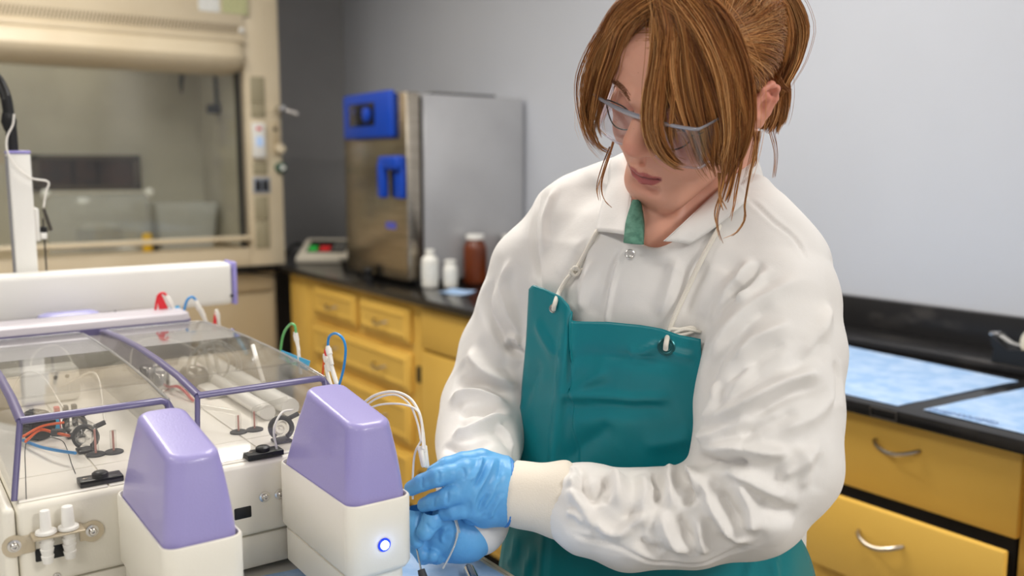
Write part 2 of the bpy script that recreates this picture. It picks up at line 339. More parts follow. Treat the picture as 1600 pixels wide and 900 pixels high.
obj('top_edge', G().box(-4.505, -4.488, y0, y1, zt - 0.012, zt, 0.003), mat('frosted_edge', srgb(196, 190, 176), 0.5, bump=(60, .05)), bn)
for y in (y0, y1): obj('corner_knob', G().lathe([(0.018, 0), (0.020, 0.012), (0.012, 0.02)], (-4.495, y, zt - 0.01), (1, 0, 0), 12), m_white, bn)
obj('foot', G().box(-4.54, -4.46, y1 - 0.012, y1 + 0.03, 0.985, 1.005, 0.003), m_blackp, bn)
ht = thing('hotplate', 'small grey hotplate behind the clear splash shield in the hood', 'hotplate', (-4.66, 0.93, 0.985))
c_ = on(155, 352, 'x', -4.66)
obj('body', G().box(-4.74, -4.58, c_[1] - 0.09, c_[1] + 0.09, 0.985, 1.085, 0.012), mat('grey_case', srgb(128, 126, 122), 0.45, bump=(90, .05)), ht); obj('plate', G().box(-4.73, -4.59, c_[1] - 0.075, c_[1] + 0.075, 1.085, 1.108, 0.005), m_white, ht)
c_ = on(230, 372, 'x', -4.40)
yc = thing('yellow_cap', 'small yellow cap on the hood floor behind the sill', 'cap', (-4.40, c_[1], 0.985)); obj('cap', G().lathe([(0.022, 0), (0.022, 0.075), (0.016, 0.085), (0, 0.086)], (-4.40, c_[1], 0.985), n=16), mat('yellow_cap', srgb(226, 178, 30), 0.4, bump=(90, .05)), yc)
c_ = on(285, 350, 'x', -4.60)
tb = thing('clear_tub', 'clear plastic tub to the right of the splash shield inside the hood', 'tub', (-4.6, c_[1], 0.985))
obj('tub_wall', G().loft([rring(-4.6, c_[1], 0.1, 0.13, 0.03, 0.9855), rring(-4.6, c_[1], 0.12, 0.15, 0.03, 1.20), rring(-4.6, c_[1], 0.115, 0.145, 0.03, 1.20), rring(-4.6, c_[1], 0.096, 0.126, 0.03, 0.99)]), clear_mat('milky_plastic', (0.9, 0.9, 0.88), 1.4, 0.1, 0.35), tb)

# base cabinet and slab under the hood
base = thing('hood_base_cabinet', 'tan base cabinet under the fume hood with two doors and a top rail', 'cabinet', (-4.5, 0.35, 0))
obj('carcass', G().box(-4.84, XH - 0.05, -0.92, 1.585, 0.0, 0.883, 0.004), m_tan2, base)
for y0, y1 in ((-0.9, -0.1), (-0.085, 0.735), (0.75, 1.565)):
    obj('door', G().box(XH - 0.05, XH - 0.03, y0, y1, 0.12, 0.775, 0.004), m_tan2, base)
obj('top_rail', G().box(XH - 0.05, XH - 0.03, -0.9, 1.565, 0.79, 0.878, 0.004), m_tan2, base)
t_ = obj('hood_slab', G().box(-4.845, XH + 0.01, -0.93, 1.572, 0.884, 0.9118, 0.004), m_black); tag(t_, 'black slab worktop under the tan fume hood', 'worktop')
pl = [on(300, 418, 'x', XH + 0.02), on(380, 425, 'x', XH + 0.02), on(430, 432, 'x', XH + 0.015)]
t_ = obj('power_cord', G().tube(spline(pl, 30), 0.005, 6), m_blackp); tag(t_, 'thin black cord looping under the slab edge of the fume hood', 'cord')

# ================================================================== BACK COUNTER
t_ = obj('countertop', G().box(-4.845, 1.6, 1.575, 2.266, 0.884, 0.910, 0.005), m_black); tag(t_, 'long black epoxy countertop along the grey wall on yellow cabinets', 'countertop')
t_ = obj('backsplash', G().box(-3.0, 1.6, 2.243, 2.268, 0.9105, 1.012, 0.004), m_black_worn); tag(t_, 'black backsplash standing along the wall behind the blue pads', 'backsplash')
t_ = obj('bench_ledge', G().box(-1.9, 1.6, 2.075, 2.242, 0.9102, 0.928, 0.004), m_black_worn); tag(t_, 'worn black ledge with chalky streaks along the backsplash', 'ledge')
def pull(g, xc, y, z, w=0.095, drop=0.012, out=0.028):
    pts = [(xc - w / 2, y, z)] + [(xc - w / 2 + w * t, y - out * math.sin(math.pi * t) ** 0.5, z - drop * math.sin(math.pi * t)) for t in np.linspace(0.04, 0.96, 12)] + [(xc + w / 2, y, z)]
    return g.tube(pts, [0.0042] + [0.0045] * 12 + [0.0042], 8)
def front(cab, x0, x1, z0, z1, yf=1.597, raised=True, name='drawer', handles=(0.5,), thick=0.018, hz=0.5):
    g = G().box(x0, x1, yf, yf + thick, z0, z1, 0.005, 2)
    d = obj(name, g, m_yel, cab)
    if raised:
        i = 0.028
        ring = lambda k, y: [(x0 + k, y, z0 + k), (x1 - k, y, z0 + k), (x1 - k, y, z1 - k), (x0 + k, y, z1 - k)]
        obj('raised_panel', G().loft([ring(i * 0.55, yf + 0.001), ring(i * 0.7, yf - 0.007), ring(i, yf - 0.010), ring(i + 0.012, yf - 0.006)]), m_yel, d, smooth=False)
    for h in handles: obj('handle', pull(G(), x0 + (x1 - x0) * h, yf - (0.007 if raised else 0), z0 + (z1 - z0) * hz), m_pull, d)
    return d
def cabinet(x0, x1, label, yface=1.615, z1=0.883):
    t = thing('base_cabinet', label, 'cabinet', ((x0 + x1) / 2, 1.9, 0), 'yellow base cabinets under the back counter')
    obj('carcass', G().box(x0, x1, yface + 0.02, 2.26, 0.09, z1, 0.002), m_yel, t)
    fr = G().box(x0 + 0.001, x0 + 0.03, yface, yface + 0.02, 0.09, z1, 0.002).box(x1 - 0.03, x1 - 0.001, yface, yface + 0.02, 0.09, z1, 0.002)
    fr.box(x0 + 0.03, x1 - 0.03, yface, yface + 0.02, z1 - 0.028, z1, 0.002).box(x0 + 0.03, x1 - 0.03, yface, yface + 0.02, 0.09, 0.12, 0.002)
    obj('face_frame', fr, m_yel, t); obj('toe_kick', G().box(x0, x1, yface + 0.07, 2.25, 0, 0.089), m_dark, t)
    return t
c0 = cabinet(-4.10, -3.845, 'narrow yellow base cabinet in the dark corner next to the hood base')
obj('filler_panel', G().box(-4.07, -3.875, 1.612, 1.634, 0.12, 0.855, 0.002), m_yel, c0)
c1 = cabinet(-3.843, -2.868, 'yellow base cabinet with raised-panel drawers below the scale and incubator')
front(c1, -3.785, -3.36, 0.722, 0.852); front(c1, -3.325, -2.915, 0.722, 0.852)
for z0, z1 in ((0.535, 0.685), (0.335, 0.50), (0.13, 0.30)): front(c1, -3.80, -2.915, z0, z1, handles=(0.25, 0.75))
obj('mid_rails', G().box(-3.81, -2.9, 1.616, 1.634, 0.12, 0.855), m_yel, c1)
c2 = cabinet(-2.866, -2.10, 'yellow base cabinet with a flat top panel and black-hinged door, left of the person')
front(c2, -2.835, -2.13, 0.722, 0.866, 1.603, False, 'panel', (), 0.012)
d = front(c2, -2.835, -2.13, 0.13, 0.712, 1.600, False, 'door', (0.9,))
for z in (0.62, 0.22): obj('hinge', G().box(-2.862, -2.838, 1.596, 1.615, z - 0.03, z + 0.03, 0.003), m_blackp, d)
c3 = cabinet(-2.098, -1.226, 'yellow base cabinet hidden behind the person in the white coat')
for x0, x1 in ((-2.07, -1.67), (-1.655, -1.255)): front(c3, x0, x1, 0.13, 0.86, 1.597, False, 'door', (0.85,))
c4 = cabinet(-1.224, -0.715, 'yellow base cabinet right of the person, with flat drawers and arched pulls, one drawer ajar', 1.643)
obj('inner_recess', G().box(-1.19, -0.75, 1.6432, 1.662, 0.125, 0.854), m_dark, c4)
front(c4, -1.215, -0.742, 0.712, 0.872, 1.625, False, 'drawer', (0.5,), 0.018, 0.72)
d = front(c4, -1.204, -0.735, 0.545, 0.706, 1.570, False, 'drawer', (0.5,), 0.018, 0.66)
obj('drawer_box', G().box(-1.18, -0.757, 1.588, 1.642, 0.56, 0.68, 0.002), m_pull, d)
front(c4, -1.215, -0.742, 0.34, 0.53, 1.625, False, 'drawer', (0.5,), 0.018, 0.66); front(c4, -1.215, -0.742, 0.13, 0.325, 1.625, False, 'drawer', (0.5,), 0.018, 0.66)
c5 = cabinet(-0.713, 0.10, 'yellow base cabinet at the right edge of the picture')
front(c5, -0.683, -0.31, 0.13, 0.86, 1.597, False, 'door', (0.85,)); front(c5, -0.295, 0.07, 0.13, 0.86, 1.597, False, 'door', (0.15,))
# label holder on the counter edge
p0 = on(1360, 634, 'y', 1.574); p1 = on(1401, 655, 'y', 1.574)
lh = thing('label_holder', 'small empty metal label holder on the black counter edge', 'label holder', tuple((p0 + p1) / 2))
g = G(); x0, x1 = p0[0], p1[0]
for a in ((x0, x1, 0.9055, 0.9075), (x0, x1, 0.888, 0.890), (x0, x0 + 0.002, 0.889, 0.907), (x1 - 0.002, x1, 0.889, 0.907)): g.box(a[0], a[1], 1.572, 1.5752, a[2], a[3], 0.0005)
obj('frame', g, mat('dull_metal', srgb(96, 92, 88), 0.4, 0.8, bump=(90, .05)), lh)

# ================================================================== INCUBATOR
ix0, ix1, iy0, iy1, iz0, iz1 = -3.655, -3.10, 1.70, 2.255, 0.925, 1.658
inc = thing('incubator', 'steel laboratory incubator with blue control panel and blue handle on the black counter', 'incubator', ((ix0 + ix1) / 2, 1.97, 0.91))
obj('body', G().box(ix0 + 0.01, ix1, iy0 + 0.078, iy1, iz0, iz1 - 0.005, 0.008), m_steel_side, inc)
obj('door_seal', G().box(ix0 + 0.02, ix1 - 0.012, iy0 + 0.062, iy0 + 0.078, iz0 + 0.01, iz1 - 0.015), m_dark, inc)
dr = obj('door', G().box(ix0, ix1, iy0, iy0 + 0.062, iz0 + 0.003, iz1, 0.008), m_steel, inc)
sc_ = 1.70 / 1.86
P = lambda u, v: on(u, v, 'y', iy0)
a, b = P(545, 151), P(620, 215)
cpn = obj('control_panel', G().box(a[0], b[0], iy0 - 0.03, iy0, b[2], a[2], 0.012, 3), m_blue, dr)
a, b = P(556, 165), P(596, 196)
obj('display', G().box(a[0], b[0], iy0 - 0.033, iy0 - 0.03, b[2], a[2], 0.002), mat('dark_display', srgb(12, 14, 26), 0.15, noise=(25, srgb(20, 50, 140), 0.62, 0.66)), cpn)
cx_ = P(583, 180); obj('dial', G().lathe([(0.030, 0), (0.030, 0.01), (0.022, 0.016), (0, 0.017)], (cx_[0] + 0.01, iy0 - 0.03, cx_[2]), (0, -1, 0), 20), m_blue, cpn)
a, b = P(605, 244), P(637, 311)
hd = obj('handle', G().box(a[0], b[0] - 0.01, iy0 - 0.045, iy0, a[2] - 0.055, a[2], 0.012, 3).box(a[0], a[0] + 0.045, iy0 - 0.05, iy0 - 0.015, b[2], a[2] - 0.02, 0.012, 3).box(b[0] - 0.075, b[0] - 0.01, iy0 - 0.022, iy0, b[2], a[2] - 0.03, 0.008, 3), m_blue, dr)
a = P(612, 352); obj('badge', G().box(a[0] - 0.045, a[0] + 0.035, iy0 - 0.002, iy0, a[2] - 0.014, a[2] + 0.012), mat('violet_badge', srgb(84, 90, 190), 0.4, bump=(90, .03)), dr)
for x in (ix0 + 0.05, ix1 - 0.05):
    for y in (iy0 + 0.1, iy1 - 0.06): obj('foot', G().lathe([(0.02, 0), (0.02, 0.015)], (x, y, 0.9101), n=12), m_blackp, inc)
obj('top_vent', G().box(ix0 + 0.12, ix1 - 0.03, iy0 + 0.14, iy1 - 0.12, iz1 - 0.005, iz1 + 0.006, 0.003), m_rubber, inc)

# ================================================================== things on the back counter
def bottle(name, label, x, y, r, hb, rn, hc, mb, mc, group='bottles beside the incubator', lab=None):
    t = thing(name, label, 'bottle', (x, y, 0.9102), group); z = 0.9102
    obj('body', G().lathe([(r * 0.86, 0), (r * 0.97, 0.004), (r, 0.012), (r, hb * 0.80), (r * 0.96, hb * 0.87), (r * 0.82, hb * 0.94), (rn * 0.98, hb), (rn * 0.98, hb + 0.006)], (x, y, z), n=28), mb, t)
    ribs = [(rn, hb + 0.004)]
    ribs += [(rn * 1.08, hb + 0.006), (rn * 1.08, hb + hc - 0.003), (rn * 1.0, hb + hc), (0.0, hb + hc + 0.0005)]
    obj('cap', G().lathe(ribs, (x, y, z), n=28), mc, t)
    if lab:
        obj('paper_label', G().loft([[(x + (r + 0.0006) * math.cos(a), y + (r + 0.0006) * math.sin(a), z + h) for a in np.linspace(-2.3, 0.5, 18)] for h in (hb * 0.28, hb * 0.74)], closed=False), m_label, t)
    return t
bottle('plastic_bottle', 'tall white plastic bottle with narrow neck on the black counter', -3.035, 1.760, 0.033, 0.125, 0.016, 0.022, m_hdpe, m_hdpe, lab=True)
bottle('plastic_bottle', 'short squat white plastic bottle beside the taller white one', -2.995, 1.828, 0.028, 0.088, 0.021, 0.018, m_hdpe, m_hdpe, lab=True)
bottle('amber_jar', 'brown jar with a white lid standing on the counter behind the white bottles', -3.037, 1.970, 0.047, 0.172, 0.034, 0.025, m_brown, m_white)
bottle('amber_jar', 'brown jar with white lid half hidden behind the sleeve of the white coat', -3.050, 2.150, 0.045, 0.165, 0.032, 0.022, m_brown, m_white)
sca = thing('weighing_scale', 'cream bench scale console with green and red keys in the corner beside the hood', 'scale', (-4.16, 1.80, 0.91))
q = np.array(on(505, 411, 'z', 0.91)); vx = np.array([0.62, 0.78, 0.0]); vy = np.array([-0.78, 0.62, 0.0])
def qp(a, b, z): return tuple(q + vx * a + vy * b + np.array([0, 0, z - 0.91 + 0.0005]))
w = 0.135
obj('body', G().loft([[qp(-w, 0, .912), qp(w, 0, .912), qp(w, .18, .912), qp(-w, .18, .912)], [qp(-w, -.004, .93), qp(w, -.004, .93), qp(w, .19, .985), qp(-w, .19, .985)], [qp(-w * .96, .006, .945), qp(w * .96, .006, .945), qp(w * .92, .17, 1.015), qp(-w * .92, .17, 1.015)]]), mat('cream_case', srgb(206, 198, 180), 0.45, bump=(200, .05)), sca)
tz = lambda b: 0.945 + (b - .006) / .164 * .07
def slab(a0, a1, b0, b1, h=0.003): return G().loft([[qp(a0, b0, tz(b0)), qp(a1, b0, tz(b0)), qp(a1, b1, tz(b1)), qp(a0, b1, tz(b1))], [qp(a0, b0, tz(b0) + h), qp(a1, b0, tz(b0) + h), qp(a1, b1, tz(b1) + h), qp(a0, b1, tz(b1) + h)]])
kp = obj('keypad', slab(-.095, .10, .035, .145), m_blackp, sca)
obj('green_key', slab(-.085, -.045, .045, .085, 0.007), mat('green_key', srgb(50, 170, 70), 0.4, emit=(srgb(40, 190, 70), 0.25), bump=(50, .02)), kp, label='lit green key'); obj('red_key', slab(-.03, .02, .045, .085, 0.007), mat('red_key', srgb(200, 40, 40), 0.4, emit=(srgb(200, 40, 40), 0.25), bump=(50, .02)), kp, label='lit red key')
for r_ in range(3):
    for c_ in range(3): obj('key', slab(.035 + c_ * .02, .05 + c_ * .02, .05 + r_ * .028, .07 + r_ * .028, 0.006), mat('grey_key', srgb(120, 118, 112), 0.5, bump=(50, .02)), kp)
obj('rear_cable', G().tube(spline([qp(-.1, .18, .95), qp(-.17, .15, .99), qp(-.19, .05, .96), qp(-.2, -.02, .92)], 24), 0.008, 8), m_blackp, sca)
pp = np.array([-3.89, 1.97, 0.91])
sp_ = thing('scale_platform', 'flat black scale platform on the counter between the console and the incubator', 'scale', (pp[0], pp[1], 0.91))
obj('base', G().box(pp[0] - .13, pp[0] + .13, pp[1] - .13, pp[1] + .12, 0.9105, 0.93, 0.004), m_blackp, sp_); obj('plate', G().box(pp[0] - .14, pp[0] + .14, pp[1] - .14, pp[1] + .13, 0.93, 0.938, 0.003), m_black, sp_)
pp = on(575, 437, 'z', 0.91)
t_ = obj('black_knob', G().lathe([(0.026, 0), (0.026, 0.01), (0.02, 0.014), (0.019, 0.034), (0.022, 0.038), (0.018, 0.05), (0, 0.052)], (pp[0], pp[1], 0.9102), n=20), m_blackp); tag(t_, 'stubby black knob standing near the front edge of the counter below the incubator', 'knob')
def sheet(name, corners, z, m, label, cat, curl=0.004, n=14, seed=1, rag=0.0):
    r_ = np.random.default_rng(seed); a, b, c, d = [np.array(q_, float) for q_ in corners]; g = G(); tp = []; bt = []
    for i in range(n + 1):
        for j in range(n + 1):
            s_, t = i / n, j / n; pq = (a * (1 - s_) + b * s_) * (1 - t) + (d * (1 - s_) + c * s_) * t
            h = curl * (0.5 + 0.5 * math.sin(3.1 * s_ * 2 + seed) * math.sin(2.7 * t * 2 + seed * 2)) + r_.uniform(0, curl * 0.25)
            if i in (0, n) or j in (0, n): pq = pq + r_.uniform(-rag, rag, 3)
            tp.append((pq[0], pq[1], z + 0.0012 + h)); bt.append((pq[0], pq[1], z + 0.0002 + h * .9))
    k = n + 1; N_ = k * k; fs = [(i * k + j, (i + 1) * k + j, (i + 1) * k + j + 1, i * k + j + 1) for i in range(n) for j in range(n)]
    fs += [tuple(x + N_ for x in f[::-1]) for f in fs]
    bd = [i * k for i in range(k)] + [n * k + j for j in range(1, k)] + [i * k + n for i in range(n - 1, -1, -1)] + [j for j in range(n - 1, 0, -1)]
    fs += [(bd[i], bd[(i + 1) % len(bd)], bd[(i + 1) % len(bd)] + N_, bd[i] + N_) for i in range(len(bd))]
    g.add(tp + bt, fs); o = obj(name, g, m); return tag(o, label, cat, 'blue absorbent pads' if cat == 'pad' else None)
zc = 0.9103
pa = [on(u, v, 'z', 0.91)[:2].tolist() + [0] for u, v in ((722, 452), (748, 461), (735, 470), (715, 462))]
pa = [(-2.93, 1.79, 0), (-2.83, 1.84, 0), (-2.76, 1.74, 0), (-2.87, 1.70, 0)]
sheet('paper_wipe', pa, zc, m_paperblue, 'small blue paper wipe on the counter beside the brown jar', 'wipe', 0.004, 6)
PA = sheet('absorbent_pad', [(-1.62, 1.60, 0), (-.972, 1.606, 0), (-.937, 2.005, 0), (-1.56, 2.06, 0)], zc, m_paperblue, 'pale blue absorbent pad on the black counter nearest the person, without writing', 'pad', 0.0015, 14, 2, 0.001)
PB = sheet('absorbent_pad', [(-.925, 1.617, 0), (-.30, 1.60, 0), (-.27, 2.0, 0), (-.895, 2.008, 0)], zc, m_paperblue, 'pale blue absorbent pad at the right edge with faint handwriting at its corner', 'pad', 0.0015, 14, 5, 0.001)
tp = on(1508, 650, 'z', 0.915)
ink = mat('faded_ink', srgb(96, 120, 160), 0.8, noise=(60, srgb(150, 170, 205), 0.4, 0.7))
w_ = text('handwriting', '(HEMWIPE)', 0.026, ink, (tp[0] - 0.004, tp[1], 0.9148), (0, 0, math.radians(2)), PB)
# tape dispenser
td = thing('tape_dispenser', 'black desk tape dispenser with a cream roll of tape against the backsplash', 'tape dispenser', (-1.0, 2.05, 0.9285))
a = on(1538, 578, 'z', 0.912); L = 0.17; x0 = a[0] + 0.003; y0 = a[1] - 0.03; z0 = 0.9287; y0 = 2.08
prof = [(x0, z0), (x0 + L, z0), (x0 + L, z0 + .06), (x0 + L * .72, z0 + .062), (x0 + .075, z0 + .038), (x0 + .03, z0 + .032), (x0 - .004, z0 + .062), (x0 - .012, z0 + .058), (x0 + 0.002, z0 + .03)]
obj('body', G().prism(prof, 'y', y0, y0 + .055), m_blackp, td, smooth=False)
obj('cutter', G().box(x0 - .016, x0 + .002, y0 + .012, y0 + .04, z0 + .058, z0 + .066, 0.002), m_chrome, td)
obj('tape_strip', G().loft([[(x0 - .006, y0 + .016, z0 + .064), (x0 - .006, y0 + .036, z0 + .064)], [(x0 + .03, y0 + .016, z0 + .046), (x0 + .03, y0 + .036, z0 + .046)], [(x0 + .07, y0 + .016, z0 + .040), (x0 + .07, y0 + .036, z0 + .040)]], closed=False), m_tub_c, td)
ring = [(0.021, 0), (0.034, 0), (0.034, 0.02), (0.021, 0.02), (0.021, 0.0)]
g = G(); n = 28; cc = np.array([x0 + .086, y0 + .016, z0 + .054])
g.loft([[cc + np.array([r * math.cos(a_), h, r * math.sin(a_)]) for a_ in np.linspace(0, 2 * math.pi, n, endpoint=False)] for r, h in ring], cap=False)
obj('tape_roll', g, mat('cream_tape', srgb(226, 218, 196), 0.5, bump=(200, .05)), td); obj('hub', G().lathe([(0.0205, 0), (0.0205, 0.02)], cc, (0, 1, 0), 20), m_blackp, td)
# ================================================================== LAB BENCH (foreground table)
TB = 0.910; TY = 0.566
lb = thing('lab_bench', 'pale laboratory bench in front of the person carrying the white and lilac instrument', 'bench', (-1.2, 0.0, 0))
obj('bench_top', G().box(-2.05, -0.46, -0.75, TY, TB - 0.03, TB, 0.004), mat('pale_laminate', srgb(206, 204, 198), 0.4, noise=(6, srgb(198, 196, 190), 0.4, 0.6)), lb)
obj('edge_strip', G().box(-2.05, -0.46, TY + 0.0002, TY + 0.006, TB - 0.029, TB - 0.001, 0.002), mat('beige_edge', srgb(196, 184, 162), 0.45, bump=(90, .05)), lb)
for x in (-1.98, -0.56):
    for y in (-0.68, 0.46): obj('leg', G().box(x - 0.03, x + 0.03, y - 0.03, y + 0.03, 0.0, TB - 0.0305, 0.004), m_rubber, lb)
obj('shelf', G().box(-1.98, -0.52, -0.7, 0.45, 0.22, 0.24, 0.003), m_rubber, lb)
sheet('absorbent_pad', [(-.965, .30, 0), (-.62, .29, 0), (-.60, .553, 0), (-.925, .556, 0)], TB + 0.0005, m_paperblue, 'blue absorbent pad on the bench under the gloved hands beside the instrument', 'pad', 0.002, 14, 9, 0.001)

# ================================================================== FLOW INSTRUMENT
XF = -0.97; ZD = 1.043; YL, YR2 = 0.083, 0.457
dev = thing('flow_instrument', 'cream laboratory instrument with clear lids and two lilac-capped front modules on the bench', 'instrument', (-1.28, 0.27, TB))
obj('housing', G().box(-1.60, XF, YL + 0.013, YR2, 0.958, ZD, 0.006, 3), m_cream, dev)
obj('base_housing', G().box(-1.60, XF - 0.004, YL + 0.002, YR2 - 0.002, 0.917, 0.9565, 0.004), m_cream, dev)
obj('end_panel', G().box(-1.60, XF + 0.0008, YL, YL + 0.012, 0.9175, ZD - 0.001, 0.005, 3), m_cream, dev)
for x in (-1.55, -1.02):
    for y in (0.12, 0.42): obj('foot', G().lathe([(0.014, 0), (0.014, 0.0073)], (x, y, TB + 0.0003), n=14), m_rubber, dev)
# deck panels with open joints
for y0, y1 in ((0.100, 0.182), (0.1835, 0.268), (0.2695, 0.352), (0.3535, 0.452)):
    for x0, x1 in ((-1.055, -0.978), (-1.32, -1.057), (-1.53, -1.322)):
        obj('deck_panel', G().box(x0, x1, y0, y1, ZD + 0.0001, ZD + 0.0014, 0.0006, 1), m_deck, dev)
# rounded etched outline at the left of the deck
q_ = [on(u, v, 'z', ZD + 0.0018) for u, v in ((41, 780), (40, 742), (39, 705), (43, 688), (56, 682), (75, 682), (96, 688), (104, 700), (112, 725), (118, 740))]
obj('etched_outline', G().tube(spline(q_, 40), 0.0004, 4), m_rubber, dev)
def pod(yc):
    g = G(); zr = 1.040; x0, x1, hy = -0.972, -0.784, 0.0365
    cx_ = (x0 + x1) / 2; hx = (x1 - x0) / 2
    R_ = lambda z, ins, rad=0.014: rring(cx_, yc, hx - ins, hy - ins, max(rad - ins, 0.003), z, 6)
    g.loft([R_(0.962, 0.008), R_(0.964, 0.004), R_(0.970, 0.0), R_(1.010, 0.0), R_(zr - 0.0015, 0.0), R_(zr, 0.0012), R_(zr, 0.0026), R_(zr - 0.004, 0.0032), R_(zr - 0.02, 0.0034)])
    pb = obj('module_base', g, m_cream, dev, ang=50)
    g = G().loft([rring(cx_ - 0.004, yc, hx - 0.008, hy - 0.004, 0.011, z, 5) for z in (0.925, 0.9615)]); obj('lower_skirt', g, m_cream, pb)
    g = G(); rings = []
    zt = lambda x: 1.1135 + (-0.797 - x) * 0.15
    def ring(t, ins=0.0, dz=0.0):
        a0 = -0.9675 + 0.047 * t; a1 = -0.7885 - (0.011 * t ** 2 + 0.001 * t); h = 0.0333 - 0.0098 * (0.75 * t + 0.25 * t * t)
        pts = rring((a0 + a1) / 2, yc, (a1 - a0) / 2 - ins, h - ins, max(0.0165 - ins, 0.004), 0, 7)
        return [(x, y, (zr - 0.003) * (1 - t) + zt(x) * t + dz) for x, y, _ in pts]
    for t in (0, 0.1, 0.25, 0.4, 0.55, 0.7, 0.83, 0.93): rings.append(ring(t))
    r_ = 0.0075
    for a in (20, 40, 60, 78, 90):
        a = math.radians(a); rings.append(ring(0.93, r_ * (1 - math.cos(a)), r_ * math.sin(a)))
    g.loft(rings); obj('module_cover', g, m_purple, dev, ang=60)
    return pb
p_1 = pod(0.2225); p_2 = pod(0.3965)
c_ = on(600, 851, 'x', -0.784)
bt = obj('power_button', G().lathe([(0.0070, 0), (0.0070, 0.0012), (0.0060, 0.0022), (0.0044, 0.0016)], c_, (1, 0, 0), 24), mat('blue_ring', srgb(16, 60, 220), 0.3, emit=(srgb(20, 60, 255), 0.35), bump=(60, .02)), p_2, label='blue ringed power button, lit')
obj('button_light', G().lathe([(0.0044, 0.0012), (0.0044, 0.0026), (0.0030, 0.0030), (0, 0.0031)], c_, (1, 0, 0), 20), mat('button_glow', (1, 1, 1), 0.3, emit=((0.8, 0.9, 1.0), 6.0), bump=(60, .02)), p_2)
ld = bpy.data.lights.new('button_light', 'POINT'); ld.energy = 0.005; ld.color = (0.35, 0.5, 1.0); ld.shadow_soft_size = 0.004
lo = bpy.data.objects.new('button_light_lamp', ld); COL.objects.link(lo); lo.location = tuple(c_ + np.array([0.009, 0, 0]))
# front panel fittings
fx = lambda u, v: on(u, v, 'x', XF)
def slot(u0, v0, u1, v1):
    a, b = fx(u0, v0), fx(u1, v1); y0, y1 = sorted((a[1], b[1])); zc_ = (a[2] + b[2]) / 2; return G().box(XF - 0.002, XF + 0.0012, y0, y1, zc_ - 0.0068, zc_ + 0.0068, 0.002, 2)
obj('finger_slot', slot(55, 872, 118, 852), m_blackp, dev); obj('finger_slot', slot(366, 806, 393, 797), m_blackp, dev)
def screw(u, v, x=XF, r=0.0062, par=dev):
    c = on(u, v, 'x', x); s_ = obj('screw', G().lathe([(r, 0), (r, 0.0012), (r * 0.62, 0.0016), (r * 0.62, 0.0042), (r * 0.5, 0.0052), (r * 0.3, 0.0052), (r * 0.3, 0.003), (0, 0.003)], c, (1, 0, 0), 16), m_chrome, par); return s_
screw(413, 776); screw(22, 853, XF + 0.0025); screw(144, 829, XF + 0.0025); screw(287, 893); screw(88, 898, XF - 0.003); screw(437, 772)
a = fx(22, 853); b = fx(144, 829); ym = (a[1] + b[1]) / 2; zm = (a[2] + b[2]) / 2
g = G()
for c in (a, b):
    g.loft([[(x, c[1] + 0.011 * math.cos(t), c[2] + 0.011 * math.sin(t)) for t in np.linspace(0, 2 * math.pi, 16, endpoint=False)] for x in (XF + 0.0004, XF + 0.0024)])
br = obj('bracket', g.box(XF + 0.0002, XF + 0.0020, a[1], a[1] + 0.018, zm - 0.009, zm + 0.009, 0.0006).box(XF + 0.0002, XF + 0.0020, b[1] - 0.012, b[1], zm - 0.009, zm + 0.009, 0.0006).box(XF + 0.0004, XF + 0.024, a[1] + 0.014, b[1] - 0.010, zm + 0.009, zm + 0.011, 0.0008), mat('bracket_steel', srgb(205, 192, 168), 0.32, 0.7, bump=(80, .04)), dev)
m_luer = mat('frosted_nylon', srgb(236, 234, 228), 0.4, sss=(0.3, (0.01, 0.01, 0.01), 0.4), bump=(200, .03))
for (u, v), s_ in (((72, 833), 0.86), ((107, 826), 1.0)):
    c = on(u, v, 'x', XF + 0.013); c = np.array([c[0], c[1], zm + 0.0112])
    f_ = obj('hose_fitting', G().lathe([(0.0048 * s_, 0.0235), (0.0052 * s_, 0.0225), (0.0062 * s_, 0.004), (0.0095, 0.0032), (0.0098, 0.0008), (0.0090, 0.0)], c, n=24), m_luer, dev, label='frosted white hose fitting in the bracket')
    obj('barbed_stem', G().lathe([(0.0062, -0.0022), (0.0058, -0.008), (0.0068, -0.0085), (0.0054, -0.015), (0.0064, -0.0155), (0.0050, -0.022), (0.0060, -0.0225), (0.0046, -0.030)], c, n=20), m_luer, f_)
